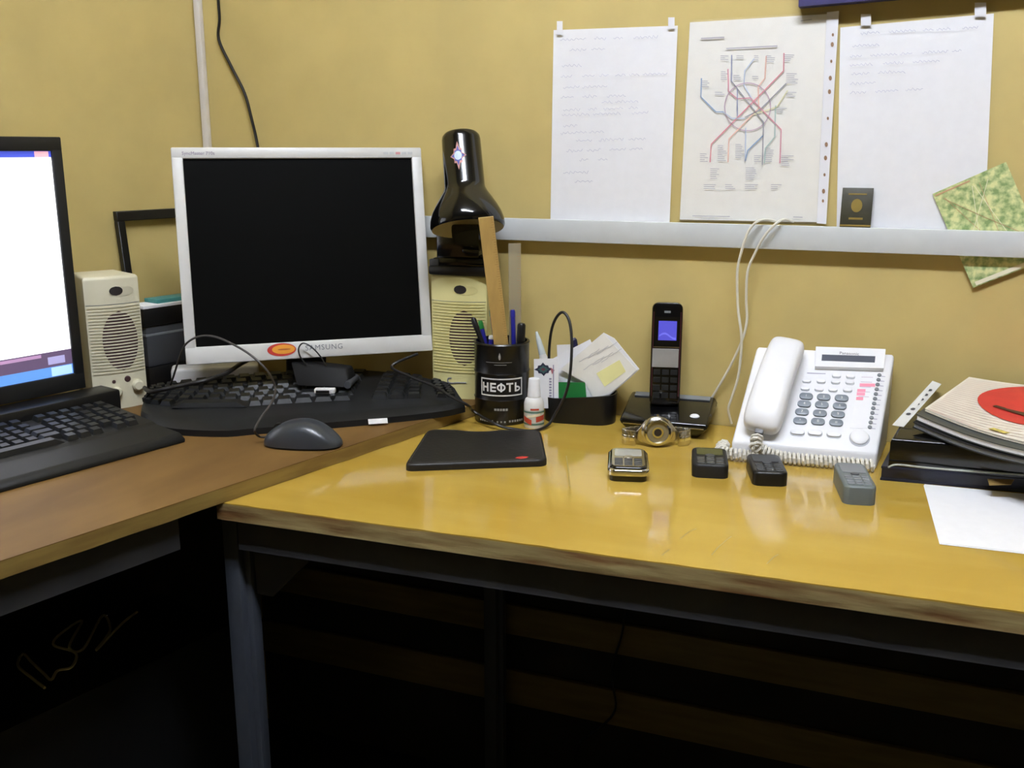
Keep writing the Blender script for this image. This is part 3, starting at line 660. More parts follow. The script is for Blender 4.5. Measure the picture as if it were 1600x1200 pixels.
# ================================================================== speakers
def speaker(label, loc, rz, W, D, H, m, left):
    t = thing('computer_speaker', label, 'speaker', loc, rz, 'computer speakers')
    yf = lambda x: -D / 2 + 0.010 - 0.010 * (1 - (2 * x / W) ** 2)
    n = 14
    front = [(-W / 2 + W * i / n, yf(-W / 2 + W * i / n)) for i in range(n + 1)]
    poly = front + [(W / 2 - 0.008, D / 2), (-W / 2 + 0.008, D / 2)]
    obj('cabinet', B().prism(poly, 0, H, 0.006, 3), m, t)
    fp = lambda x, z, o=0.0: Vector((x, yf(x) - o, z))
    cx, cz, rx, rz_ = W * (0.06 if left else 0.12), H * (0.515 if left else 0.50), W * (0.33 if left else 0.27), H * 0.225
    def eg(b, ex, ez, sx, sz, o, mi=0):
        b.grid(12, 16, lambda u, v: fp(ex + sx * math.sqrt(max(0, 1 - (2 * v - 1) ** 2)) * (2 * u - 1), ez + sz * (2 * v - 1), o), mi)
    b = B(); eg(b, cx, cz, rx, rz_, 0.0006); obj('speaker_cloth', b, SLOT, t)
    gx0, gx1, gz0, gz1 = -W * 0.47, W * 0.47, H * (0.275 if left else 0.215), H * 0.78
    pitch = 0.0052; k = 0
    z = gz0
    while z < gz1:
        b = B()
        def bar(u, v):
            x = gx0 + (gx1 - gx0) * u
            prof = ((0, -0.0004), (0.0, 0.0014), (0.0024, 0.0014), (0.0024, -0.0004))
            dz, o = prof[int(round(v * 3))]
            return fp(x, z + dz, o)
        b.grid(10, 3, bar); obj('grille_bar', b, m, t); z += pitch
    obj('top_seam', B().grid(10, 1, lambda u, v: fp(-W * 0.49 + W * 0.98 * u, H * 0.79 + 0.0008 * v, 0.0005)), MGREY, t)
    b = B(); hx, hz = W * 0.15, H * 0.885
    eg(b, hx, hz, 0.021, 0.0085, 0.0006, 0)
    eg(b, hx - 0.009, hz + 0.001, 0.011, 0.0075, 0.0009, 1); obj('finger_recess', b, [m, mat('recess_dark', (36, 30, 28), 0.7, noise=0.05)], t)
    if left:
        for kx, kz_, r_ in ((-0.010, 0.030, 0.0085), (0.026, 0.036, 0.0095)):
            obj('knob', B().lathe([(0, 0.010), (r_ * 0.7, 0.010), (r_, 0.007), (r_, -0.003), (0, -0.003)], 20, Matrix.Translation(fp(kx, kz_)) @ Matrix.Rotation(math.pi / 2, 4, 'X')), m, t)
        obj('jack_hole', B().lathe([(0, 0.0012), (0.004, 0.0012), (0.0055, 0.0), (0, -0.001)], 16, Matrix.Translation(fp(0.010, 0.049)) @ Matrix.Rotation(math.pi / 2, 4, 'X')), SLOT, t)
        obj('indicator', B().lathe([(0, 0.0012), (0.0024, 0.0012), (0.0032, 0.0), (0, -0.001)], 12, Matrix.Translation(fp(-0.012, 0.047)) @ Matrix.Rotation(math.pi / 2, 4, 'X')), SLOT, t)
    else:
        b = B(); b.tube([fp(-0.012, 0.036, 0.0004), fp(-0.018, 0.035, 0.0004), fp(-0.019, 0.029, 0.0004), fp(-0.013, 0.027, 0.0004), fp(0.0, 0.0285, 0.0004), fp(0.015, 0.029, 0.0004)], 0.0012, 6)
        obj('maker_mark', b, MGREY, t)
    return t
speaker('ivory desktop speaker with two knobs beside the black monitor', (-1.241, -0.313, ZL), math.radians(60), 0.088, 0.10, 0.222, IVORY, True)
HS = 0.215
speaker('yellowed desktop speaker standing under the black desk lamp', (-0.705, -0.041, ZL), math.radians(5), 0.100, 0.065, HS, IVORYY, False)

# ================================================================== desk lamp on the speaker
ZT = ZL + HS
t = thing('desk_lamp', 'black desk lamp with bell shade and crest sticker standing on the speaker', 'lamp', (-0.701, -0.048, ZT), math.radians(4))
obj('base_plate', B().box((0.002, 0.0, 0.008), (0.112, 0.056, 0.016), 0.004), BLACK, t)
b = B().box((0.002, 0.0, 0.022), (0.098, 0.046, 0.014), 0.003); b.box((-0.004, 0.0, 0.056), (0.078, 0.034, 0.058), 0.004); b.box((0.022, -0.019, 0.042), (0.03, 0.008, 0.006), 0.001)
obj('pedestal', b, GLOSSB, t)
obj('corner_clip', B().box((-0.044, -0.014, 0.0205), (0.018, 0.022, 0.012), 0.002), DGREY, t)
obj('arm', B().tube([(0, 0.004, 0.08), (0, 0.006, 0.12), (0, 0.003, 0.15), (0, -0.004, 0.18)], 0.006, 10), BLACK, t)
obj('arm_joint', B().lathe([(0, -0.014), (0.009, -0.014), (0.009, 0.014), (0, 0.014)], 16, Matrix.Translation((0, 0.0, 0.172)) @ Matrix.Rotation(math.pi / 2, 4, 'Y')), BLACK, t)
sh0 = V(731, 358, -0.10)
Ms = t.matrix_basis.inverted() @ Matrix.Translation(sh0) @ Matrix.Rotation(math.radians(21.5), 4, 'Z') @ Matrix.Rotation(math.radians(-19), 4, 'X') @ Matrix.Rotation(math.radians(-4.5), 4, 'Y')
prof = [(0.0590, 0.0), (0.0615, 0.004), (0.0610, 0.014), (0.0575, 0.026), (0.0520, 0.037), (0.0450, 0.049), (0.0380, 0.060), (0.0345, 0.067), (0.0335, 0.072), (0.0322, 0.150), (0.0312, 0.156), (0.0280, 0.160), (0.0, 0.161)]
obj('shade', B().lathe(prof, 48, Ms), GLOSSB, t)
obj('shade_lining', B().lathe([(0.0590, 0.0003), (0.056, 0.012), (0.048, 0.034), (0.034, 0.064), (0.026, 0.078), (0, 0.08)], 48, Ms), mat('lamp_lining', (206, 196, 158), 0.5, noise=0.03), t)
obj('bulb', B().lathe([(0, 0.024), (0.014, 0.028), (0.021, 0.040), (0.018, 0.054), (0.012, 0.066), (0.012, 0.08)], 24, Ms), mat('bulb_glass', (236, 234, 226), 0.2, noise=0.01), t)
b = B()
def crest(x, z, o, r=0.0331): a = x / r - 0.18; return Ms @ Vector((math.sin(a) * (r + o), -math.cos(a) * (r + o), z))
def star(sx, sz, o, mi, cz=0.114):
    P = []
    for k in range(16):
        rr = (1.0, 0.56, 0.70, 0.56)[k % 4]; a = math.pi / 2 + k * math.pi / 8; P.append((sx * rr * math.cos(a), sz * rr * math.sin(a)))
    for i in range(16): b.poly([crest(0, cz, o), crest(P[i][0], cz + P[i][1], o), crest(P[(i + 1) % 16][0], cz + P[(i + 1) % 16][1], o)], mi)
star(0.0135, 0.0240, 0.0006, 0); star(0.0112, 0.0170, 0.0009, 1)
for k in range(20):
    a, c_ = k * math.pi / 10, (k + 1) * math.pi / 10
    b.poly([crest(0, 0.114, 0.0011), crest(0.0062 * math.cos(a), 0.114 + 0.0075 * math.sin(a), 0.0011), crest(0.0062 * math.cos(c_), 0.114 + 0.0075 * math.sin(c_), 0.0011)], 2)
CRESTM = [mat('crest_rose', (206, 148, 138), 0.5, noise=0.05), mat('crest_blue', (84, 92, 170), 0.5, noise=0.05), mat('crest_pale', (206, 222, 232), 0.5, noise=0.05)]
obj('crest_sticker', b, CRESTM, t, label='rose, blue and white star shaped crest')

# ================================================================== pen cup
CU = Vector((-0.609, -0.100, ZR)); CR, CH = 0.0455, 0.136
yc = math.atan2(0.603, 1.5)
t = thing('pen_cup', 'black barrel-shaped pen cup with white framed lettering', 'cup', CU, yc)
prof = [(0.0, 0.0), (CR - 0.002, 0.0), (CR, 0.003), (CR, 0.040), (CR + 0.0012, 0.0425), (CR, 0.045), (CR, 0.084), (CR + 0.0012, 0.0865), (CR, 0.089), (CR, CH - 0.004), (CR + 0.0014, CH - 0.002), (CR, CH), (CR - 0.003, CH), (CR - 0.003, 0.006), (0.0, 0.006)]
obj('barrel', B().lathe(prof, 56), GLOSSB if False else mat('cup_black', (15, 15, 16), 0.3, noise=0.05), t)
a0_ = -0.01
def cyl(x, z, o=0.0010): a = x / CR + a0_; return Vector((math.sin(a) * (CR + o), -math.cos(a) * (CR + o), z))
b = B(); zc, hw, hh_ = 0.0655, 0.0365, 0.0148
def band(x0, x1, z0, z1): b.grid(16, 1, lambda u, v: cyl(x0 + (x1 - x0) * u, z0 + (z1 - z0) * v))
band(-hw, hw, zc + hh_ - 0.0022, zc + hh_); band(-hw, hw, zc - hh_, zc - hh_ + 0.0022); band(-hw, -hw + 0.0022, zc - hh_, zc + hh_); band(hw - 0.0022, hw, zc - hh_, zc + hh_)
obj('print_frame', b, WHITEP, t)
b = B(); lh, st_ = 0.0152, 0.0030                       # block letters drawn as strokes: height and stroke width
def bar_(x0, z0, x1, z1): b.grid(6, 2, lambda u, v: cyl(x0 + (x1 - x0) * u, zc + z0 + (z1 - z0) * v, 0.0012))
def ring_(cx, cz, rx, rz_, w_, a0=0.0, a1=2 * math.pi):
    b.grid(28, 1, lambda u, v: cyl(cx + (rx - w_ * v) * math.cos(a0 + (a1 - a0) * u), zc + cz + (rz_ - w_ * v) * math.sin(a0 + (a1 - a0) * u), 0.0012))
H_ = lh / 2
x_ = -0.0325; bar_(x_, -H_, x_ + st_, H_); bar_(x_ + 0.0078, -H_, x_ + 0.0078 + st_, H_); bar_(x_ + st_, -st_ / 2, x_ + 0.0078, st_ / 2)
x_ = -0.0188; bar_(x_, -H_, x_ + st_, H_)
for z_ in (-H_, -st_ / 2, H_ - st_): bar_(x_ + st_, z_, x_ + 0.0098, z_ + st_)
x_ = -0.0006; ring_(x_, 0, 0.0070, 0.0062, 0.0026); bar_(x_ - st_ / 2, -H_, x_ + st_ / 2, H_)
x_ = 0.0134; bar_(x_ - 0.0058, H_ - st_, x_ + 0.0058, H_); bar_(x_ - st_ / 2, -H_, x_ + st_ / 2, H_ - st_)
x_ = 0.0218; bar_(x_, -H_, x_ + st_, H_); ring_(x_ + st_, -H_ + 0.0047, 0.0072, 0.0047, 0.0027, -math.pi / 2, math.pi / 2)
obj('lettering', b, WHITEP, t)
b = B()
dr = [(0, 0.0072), (0.0016, 0.002), (0.0018, -0.002), (0.0010, -0.0048), (0, -0.0056), (-0.0010, -0.0048), (-0.0018, -0.002), (-0.0016, 0.002)]
b.poly([cyl(x - 0.003, z + 0.1165) for x, z in dr])
band(-0.026, 0.017, 0.1065, 0.1072); band(-0.012, 0.008, 0.1025, 0.1033)
for k in range(5): band(-0.012 + k * 0.0046, -0.0084 + k * 0.0046, 0.0262, 0.0300)
for k in range(6): band(-0.040 + k * 0.0046, -0.037 + k * 0.0046, 0.0062, 0.0098)
for k in range(3): band(-0.008 + k * 0.006, -0.0055 + k * 0.006, 0.0058, 0.0088)
for k in range(6): band(0.012 + k * 0.0046, 0.015 + k * 0.0046, 0.0062, 0.0098)
obj('small_print', b, mat('dim_print', (150, 148, 142), 0.6, noise=0.03), t)

def pen(name, px, py, yoff, bx, by, r, mats, label, capm=None, caplen=0.03):
    top = V(px, py, CU.y + yoff); bot = CU + Vector((bx, by, 0.0085))
    d = (top - bot).normalized()
    t_ = thing(name, label, 'pen' if 'pen' in name or 'marker' in name else name, bot, 0, 'pens in the black cup')
    if name == 'marker': t_['category'] = 'marker'
    L = (top - bot).length
    M = Matrix.Translation((0, 0, 0)) @ frame(d.orthogonal(), d.cross(d.orthogonal()), (0, 0, 0))
    obj('barrel', B().lathe([(0, 0), (r * 0.3, 0.0), (r, 0.010), (r, L - caplen)], 12, M), mats, t_)
    obj('end_cap', B().lathe([(0, L - caplen), (r * 1.12, L - caplen), (r * 1.12, L - 0.003), (r * 0.8, L), (0, L)], 12, M), capm or mats, t_)
    return t_
pen('pen', 739, 497, -0.006, 0.015, -0.006, 0.0042, BLACK, 'black capped pen leaning out of the pen cup', BLACK, 0.02)
pen('pen', 750, 501, 0.014, -0.004, 0.012, 0.0038, BLUEP, 'blue pen with green cap end in the pen cup', GREENP, 0.014)
pen('pen', 768, 524, -0.022, -0.020, -0.022, 0.0042, BLUEP, 'blue pen with round white end in the pen cup', WHITEP, 0.006)
pen('pen', 768, 483, 0.018, -0.004, 0.022, 0.0042, BLUEP, 'dark blue pen with teal end in the pen cup', TEAL, 0.012)
pen('pen', 801, 484, 0.014, 0.020, 0.014, 0.0038, BLUEP, 'slim blue pen between the two rulers', BLUEP, 0.012)
pen('marker', 815, 505, -0.002, 0.029, -0.004, 0.0062, BLACK, 'thick black marker at the edge of the pen cup', BLACK, 0.03)
# rulers
def ruler(name, label, top, bot, wd, th, m, ang):
    d = (top - bot).normalized(); x = (RT - d * RT.dot(d)).normalized()
    x = Matrix.Rotation(ang, 3, d) @ x
    t_ = thing(name, label, 'ruler', bot, 0); L = (top - bot).length
    M = frame(x, d, (0, 0, 0))
    obj('strip', B().box((0, L / 2, 0), (wd, L, th), 0.0004, 1, M=M), m, t_)
    b_ = B()
    for k in range(int(L / 0.004)):
        ln = 0.006 if k % 5 == 0 else 0.0035
        b_.box((wd / 2 - ln / 2 - 0.0005, 0.004 + k * 0.004, th / 2), (ln, 0.0004, 0.0003), M=M)
    obj('scale_marks', b_, mat('ruler_marks', (146, 104, 50), 0.7, noise=0.05), t_, kind='stuff')
ruler('ruler', 'wooden ruler standing tilted in the pen cup', V(759, 339, -0.172), CU + Vector((0.015, -0.002, 0.0085)), 0.0235, 0.0024, WOODR, 0.0)
ruler('ruler', 'clear plastic ruler standing upright in the pen cup', V(804, 380, -0.075), CU + Vector((0.016, 0.022, 0.0085)), 0.0205, 0.002, CLEAR, 0.1)

# ================================================================== correction fluid bottle
t = thing('correction_bottle', 'small white bottle with red and green label beside the pen cup', 'bottle', (-0.543, -0.123, ZR), 0.36)
BR_ = 0.0165
obj('bottle', B().lathe([(0, 0), (BR_ - 0.001, 0), (BR_, 0.002), (BR_, 0.040), (BR_ - 0.002, 0.047), (0.011, 0.050), (0.011, 0.052), (0, 0.052)], 32), WHITEP, t)
obj('cap', B().lathe([(0.0, 0.0522), (0.0112, 0.0522), (0.0106, 0.058), (0.0092, 0.079), (0.0085, 0.081), (0, 0.081)], 24), PHONEW, t)
b = B()
def bl(x, z, o=0.0004): a = x / BR_; return Vector((math.sin(a) * (BR_ + o), -math.cos(a) * (BR_ + o), z))
def bband(x0, x1, z0, z1, mi, sk=0.0, o=0.0004): b.grid(10, 1, lambda u, v: bl(x0 + (x1 - x0) * u, z0 + (z1 - z0) * v + sk * u, o), mi)
bband(-0.022, 0.022, 0.006, 0.031, 0); bband(-0.022, 0.022, 0.026, 0.029, 1, 0, 0.0007); bband(-0.022, 0.022, 0.006, 0.009, 1, 0, 0.0007)
bband(-0.020, -0.004, 0.012, 0.021, 2, -0.006, 0.0007); bband(0.003, 0.020, 0.011, 0.020, 2, 0.003, 0.0007); bband(-0.012, 0.010, 0.018, 0.022, 3, 0.004, 0.0009); bband(-0.006, 0.008, 0.031, 0.034, 2, 0, 0.0007)
obj('label_print', b, [mat('label_grey', (206, 204, 190), 0.5, noise=0.03), mat('label_green', (88, 122, 104), 0.5, noise=0.04), mat('label_red', (196, 72, 48), 0.5, noise=0.04), mat('label_cream', (240, 226, 190), 0.5, noise=0.03)], t)

# ================================================================== black desk organiser and its contents
OC = Vector((-0.485, -0.054, ZR)); OY = 0.14
t = thing('desk_organiser', 'low black rounded desk organiser tray against the wall', 'organiser', OC, OY)
OW, OD, OH = 0.122, 0.068, 0.046
out, inn = rrect(OW, OD, 0.030, 7), rrect(OW - 0.005, OD - 0.005, 0.0275, 7)
n = len(out); b = B(); tb = bmesh.new()
rz = lambda p: OH + 0.004 * math.sin(p[0] * 30)
vo_ = [tb.verts.new((p[0] * 0.97, p[1] * 0.97, 0)) for p in out]; vt = [tb.verts.new((p[0], p[1], rz(p))) for p in out]; vi = [tb.verts.new((p[0], p[1], rz(p))) for p in inn]; vb = [tb.verts.new((p[0], p[1], 0.004)) for p in inn]
tb.faces.new(vo_[::-1]); tb.faces.new(vb)
for i in range(n):
    j = (i + 1) % n
    for A_, B_ in ((vo_, vt), (vt, vi), (vi, vb)): tb.faces.new((A_[i], A_[j], B_[j], B_[i]))
bmesh.ops.recalc_face_normals(tb, faces=tb.faces); b._merge(tb)
obj('tray', b, BLACK, t)
Oi = t.matrix_basis
def in_org(lx, ly, lz): return Oi @ Vector((lx, ly, lz))
def card_on(y_local, pts, th=0.0008, lean=0.0):           # px outline on an upright plane inside the organiser
    p0 = in_org(0, y_local, 0); nrm = (Oi.to_3x3() @ Vector((0, -1, lean))).normalized()
    return [PL(x, y, p0, nrm) for x, y in pts], nrm
q, nrm = card_on(-0.026, [(834, 561), (872, 560), (873, 638), (835, 638)])
t = thing('emblem_card', 'white card with a dark star emblem standing in the black organiser', 'card', (q[2] + q[3]) / 2)
obj('card', B().slab(q, 0.0008), PAPER, t, world=True)
b = B(); c0 = PL(849, 577, q[0], nrm) + nrm * 0.0004; exx = (q[1] - q[0]).normalized(); eyy = nrm.cross(exx)
if eyy.z < 0: eyy = -eyy
for sc, mi, o in ((1.0, 0, 0), (0.62, 1, 0.0003), (0.30, 2, 0.0006)):
    P = []
    for k in range(16):
        rr = (1.0, 0.66, 0.78, 0.66)[k % 4]; a = k * math.pi / 8; P.append(c0 + nrm * o + exx * 0.0155 * sc * rr * math.cos(a) + eyy * 0.0115 * sc * rr * math.sin(a))
    for i in range(16): b.poly([c0 + nrm * o, P[i], P[(i + 1) % 16]], mi)
b.poly([c0 + exx * 0.012 + eyy * 0.003, c0 + exx * 0.019 - eyy * 0.002, c0 + exx * 0.014 - eyy * 0.009], 3)
obj('emblem', b, [mat('emblem_navy', (40, 42, 66), 0.5, noise=0.05), mat('emblem_teal', (60, 100, 96), 0.5, noise=0.05), mat('emblem_wine', (110, 60, 70), 0.5, noise=0.05), mat('emblem_rose', (190, 110, 120), 0.5, noise=0.05)], t, world=True)
b = B()
for k in range(8):
    p = PL(860, 592 + k * 4.4, q[0], nrm) + nrm * 0.0004; b.poly([p - exx * 0.002 - eyy * 0.0014, p + exx * 0.002 - eyy * 0.0014, p + exx * 0.002 + eyy * 0.0014, p - exx * 0.002 + eyy * 0.0014])
b.poly([PL(x, y, q[0], nrm) + nrm * 0.0004 for x, y in ((864, 570), (865.5, 570), (865.5, 628), (864, 628))])
obj('vertical_print', b, mat('card_print', (150, 146, 168), 0.7, noise=0.03), t, world=True)
q, nrm = card_on(-0.021, [(870, 597), (914, 598), (918, 640), (868, 640)])
tag(obj('green_card', B().slab(q, 0.001), GREEN, world=True), 'green card standing in the black organiser', 'card')
def note(name, y_local, pts, m, label, lean=0.15, th=0.0005):
    q_, n_ = card_on(y_local, pts, lean=lean); return tag(obj(name, B().slab(q_, th), m, world=True), label, 'note'), q_, n_
note('note_sheet', -0.008, [(864, 560), (922, 530), (935, 560), (915, 638), (868, 638)], PAPER, 'plain white note sheet behind the tilted notes in the organiser', 0.05)
note('note_sheet', 0.001, [(870, 539), (893, 538), (894, 638), (874, 638)], PAPER, 'upright white paper slip at the back of the organiser', 0.0)
q, nrm = card_on(-0.012, [(874, 577), (943, 520), (960, 529), (999, 577), (985, 590), (952, 618), (925, 622), (913, 598)], lean=0.0)
t = thing('note_pad', 'white square notes with a yellow patch sticking out askew from the organiser', 'note', PL(925, 640, q[0], nrm))
obj('sheet', B().slab(q, 0.0022), PAPER, t, world=True)
obj('front_sheet', B().slab([PL(x, y, q[0], nrm) + nrm * 0.0012 for x, y in ((876, 577), (943, 521), (996, 578), (951, 617), (926, 620), (914, 597))], 0.0006), PAPER2, t, world=True)
obj('lower_strip', B().slab([PL(x, y, q[0], nrm) for x, y in ((913, 600), (926, 621), (929, 634), (908, 632))], 0.0008), PAPER, t, world=True)
obj('yellow_patch', B().slab([PL(x, y, q[0], nrm) + nrm * 0.0018 for x, y in ((932, 583), (968, 562), (978, 580), (945, 604))], 0.0004), YNOTE, t, world=True)
b = B()
for k in range(6):
    x_, y_ = 905 + k * 7, 566 - k * 3 + (k % 2) * 14
    P = [PL(x_ + i * 4, y_ - i * 2.6 + random.uniform(-1, 1), q[0], nrm) + nrm * 0.0021 for i in range(9)]; b.ribbon(P, 0.0006, nrm)
obj('pencil_writing', b, INKG, t, world=True)
# glue tube and blue pen in the organiser
p = in_org(-0.040, 0.011, 0.0048); tp_ = V(838, 518, p.y)
d = (tp_ - p).normalized(); L = (tp_ - p).length; M = frame(d.orthogonal(), d.cross(d.orthogonal()), (0, 0, 0))
t = thing('glue_tube', 'white tube with clear pointed cap standing in the organiser', 'tube', p)
obj('body', B().lathe([(0, 0), (0.0072, 0), (0.0080, L - 0.052), (0.006, L - 0.040), (0, L - 0.040)], 20, M), WHITEP, t)
obj('cap', B().lathe([(0, L - 0.0398), (0.0062, L - 0.0398), (0.0045, L - 0.015), (0.002, L), (0, L)], 20, M), mat('pale_cap', (206, 214, 212), 0.25, noise=0.02), t)
p = in_org(0.012, 0.018, 0.0045); tp_ = V(896, 528, p.y - 0.006); d = (tp_ - p).normalized(); L = (tp_ - p).length; M = frame(d.orthogonal(), d.cross(d.orthogonal()), (0, 0, 0))
t = thing('pen', 'dark blue pen behind the notes in the organiser', 'pen', p)
obj('barrel', B().lathe([(0, 0), (0.004, 0.006), (0.0045, L - 0.03)], 12, M), BLUEP, t); obj('end_cap', B().lathe([(0.005, L - 0.03), (0.0052, L - 0.003), (0.003, L), (0, L)], 12, M), mat('navy_plastic', (34, 34, 70), 0.4, noise=0.05), t)
# long black cable: over the keyboard, round the cup, up in a loop and into the organiser
ctop = in_org(-0.030, 0.014, 0.03)
pth = [Vector((-0.76, -0.11, 0.86)), G(612, 572, ZL + 0.062), G(640, 588, ZL + 0.056), G(675, 602, ZL + 0.050), G(706, 620, ZL + 0.042), G(732, 634, ZL + 0.030), Vector((-0.640, -0.152, ZR + 0.024)), G(775, 663, ZR + 0.010), G(800, 670, ZR + 0.003), G(834, 673, ZR + 0.003), G(856, 664, ZR + 0.006), V(868, 646, -0.115), V(882, 620, -0.112), V(890, 590, -0.110), V(893, 555, -0.106), V(893, 525, -0.10), V(889, 500, -0.094), V(880, 488, -0.090), V(870, 495, -0.086), V(862, 515, -0.081), V(858, 550, -0.077), V(858, 596, -0.074)]
tag(obj('cable', B().tube(pth, 0.0024, 8), CABLEB, world=True), 'black cable looping past the pen cup into the organiser', 'cable')

# ================================================================== black leather case
q = [G(632, 737, ZR), G(852, 738, ZR), G(858, 720, ZR), G(845, 682, ZR), G(668, 681, ZR)]
P0, P1, P3, P4 = q[0], (q[1] + q[2]) / 2, q[3], q[4]
Px = []
for k in range(13):
    u = k / 12; p = P3.lerp(P4, u); dip = 0.011 * max(0, math.sin(math.pi * min(1, max(0, (u - 0.32) / 0.46))))
    Px.append(p + (P0 - P4).normalized() * dip)
def rc(a, c, d_, r, k=5):
    u1, u2 = (a - c).normalized(), (d_ - c).normalized(); s, e_ = c + u1 * r, c + u2 * r
    return [s.lerp(c, i / k).lerp(c.lerp(e_, i / k), i / k) for i in range(k + 1)]
outl = rc(Px[-2], P0, P1, 0.0) if False else []
outl = rc(P4, P0, P1, 0.014) + rc(P0, P1, P3, 0.014) + rc(P1, P3, Px[1], 0.014) + Px[2:-2] + rc(Px[-2], P4, P0, 0.014)
cc = sum(outl, Vector()) / len(outl)
t = thing('leather_case', 'black leather sleeve with wavy opening and small red mark on the yellow desk', 'case', (cc.x, cc.y, ZR))
obj('sleeve', B().prism([(p.x, p.y) for p in outl], ZR, ZR + 0.011, 0.004, 3), LEATHER, t, world=True)
b = B(); rl = [cc + (p - cc) * 0.955 for p in outl]; b.tube([(p.x, p.y, ZR + 0.0108) for p in rl + rl[:1]], 0.0006, 5, smooth=0); obj('stitching', b, mat('stitch', (52, 46, 42), 0.7, noise=0.1), t, world=True)
b = B(); pm = G(815, 715, ZR + 0.0115); dx = (P1 - P0).normalized(); dy = Vector((-dx.y, dx.x, 0))
b.poly([pm + dx * x + dy * y for x, y in ((-0.010, -0.001), (-0.002, -0.006), (0.006, -0.003), (0.011, 0.003), (0.002, 0.006), (-0.006, 0.004))])
obj('red_mark', b, RED, t, world=True)

# ================================================================== cordless phone
cb = (G(978, 665, ZR) + G(1100, 676, ZR)) / 2
t = thing('phone_charger', 'black charging base with silver trim line for the cordless handset', 'phone base', (-0.334, -0.062, ZR), 0.06)
hw = 0.070
bot = [(-hw + 0.016, -0.036, 0), (hw - 0.016, -0.036, 0), (hw - 0.012, 0.046, 0), (-hw + 0.012, 0.046, 0)]
mid_ = [(-hw, -0.050, 0.020), (hw, -0.050, 0.020), (hw + 0.004, 0.050, 0.038), (-hw - 0.004, 0.050, 0.038)]
top_ = [(-hw + 0.002, -0.048, 0.027), (hw - 0.002, -0.048, 0.027), (hw - 0.002, 0.050, 0.048), (-hw + 0.002, 0.050, 0.048)]
b = B(); b.hull8(bot, mid_, 0.004, 3); b.hull8(mid_, top_, 0.003, 3)
obj('body', b, GLOSSB, t)
obj('trim_line', B().box((0, -0.0505, 0.0195), (2 * hw - 0.012, 0.0016, 0.0018), 0.0004), STEEL, t)
slp = math.atan2(0.021, 0.098); Mq = Matrix.Translation((0, -0.048, 0.0272)) @ Matrix.Rotation(slp, 4, 'X')
obj('rear_strip', B().box((0, 0.090, 0.0006), (2 * hw - 0.016, 0.014, 0.0014), M=Mq), MGREY, t)
obj('find_button', B().lathe([(0, 0.002), (0.005, 0.0018), (0.0062, 0.0), (0, -0.0004)], 20, Mq @ Matrix.Translation((hw - 0.024, 0.024, 0.0005)), sx=1.25), PHONEW, t)
cbi = t.matrix_basis
hb = cbi @ Vector((-0.008, 0.008, 0.0392))
t = thing('cordless_handset', 'black cordless phone handset with lit blue display standing in its base', 'phone', hb, math.radians(13))
HL, HW_, HT = 0.166, 0.049, 0.022
Mh = Matrix.Rotation(-0.13, 4, 'X')
b = B(); b.prism([(x, z) for x, z in rrect(HW_, HL, 0.010, 5)], -HT / 2, HT / 2, 0.003, 2, M=Mh @ Matrix.Translation((0, 0, HL / 2)) @ Matrix.Rotation(math.pi / 2, 4, 'X'))
obj('body', b, GLOSSB, t)
fy = -HT / 2
def hbx(name, cx, cz, wx, wz, m, o=0.0008, par=None, bev=0.0): return obj(name, B().box((cx, fy - o / 2 + 0.0002, cz), (wx, o, wz), bev, 1, M=Mh), m, par or t)
hbx('side_trim', HW_ / 2 - 0.003, HL / 2, 0.0012, HL - 0.03, mat('dark_red_trim', (70, 28, 36), 0.3, noise=0.05)); hbx('side_trim', -HW_ / 2 + 0.003, HL / 2, 0.0012, HL - 0.03, MATS['dark_red_trim'])
hbx('earpiece', 0.0, HL - 0.015, 0.010, 0.0035, MGREY)
ds = hbx('display_window', 0.0, HL - 0.046, HW_ - 0.008, 0.046, GLOSSB, 0.0008)
hbx('lit_display', 0.001, HL - 0.045, 0.029, 0.031, glow('blue_lcd', (74, 72, 178), 0.209), 0.0014, ds)
obj('display_ripple', B().grid(12, 2, lambda u, v: Mh @ Vector((-0.012 + 0.026 * u, fy - 0.0016, HL - 0.055 + 0.004 * math.sin(u * 5) + 0.003 * v))), glow('blue_lcd2', (104, 104, 200), 0.228), ds)
hbx('chrome_line', 0.0, HL - 0.0715, HW_ - 0.008, 0.0014, STEEL, 0.001)
hbx('navigation_pad', -0.001, HL - 0.089, HW_ - 0.007, 0.030, mat('brushed_pad', (172, 172, 170), 0.4, metal=0.5, noise=0.06), 0.0018, None, 0.0005)
for r in range(4):
    for c in range(3): hbx('key', (c - 1) * 0.0135, HL - 0.112 - r * 0.0125, 0.011, 0.0085, KEYC, 0.0016, None, 0.0004)

# ================================================================== white desk telephone
A = G(1143, 690, ZR + 0.024); Bp = G(1371, 709, ZR + 0.024); Cp = V(1398, 553, -0.022)
Bp = A + (Bp - A)
Dp = A + (Cp - Bp)
exq = (Bp - A).normalized(); nq = exq.cross(Cp - Bp).normalized()
if nq.dot(CAM - A) < 0: nq = -nq
eyq = nq.cross(exq)
if eyq.z < 0: eyq = -eyq
t = thing('desk_telephone', 'white corded desk telephone with grey keypad tilted against the wall', 'telephone', ((A.x + Bp.x) / 2, -0.08, ZR))
def dn_(p, z=ZR): return Vector((p.x, p.y, z))
b = B(); b.hull8([dn_(A), dn_(Bp), dn_(Cp) , dn_(Dp)], [A, Bp, Cp, Dp], 0.004, 3)
obj('body', b, PHONEW, t, world=True)
def fp_(cx, cy, o=0.0): p = PL(1110 + cx / 5, 510 + cy / 5, A, nq); return p + nq * o
def pslab(name, pts, m, o, th=None, par=None): return obj(name, B().slab([fp_(x, y, o) for x, y in pts], th or o + 0.0005), m, par or t, world=True)
hs_ = pslab('display_housing', [(822, 182), (1366, 202), (1350, 352), (816, 336)], PHONEW, 0.008, 0.0085)
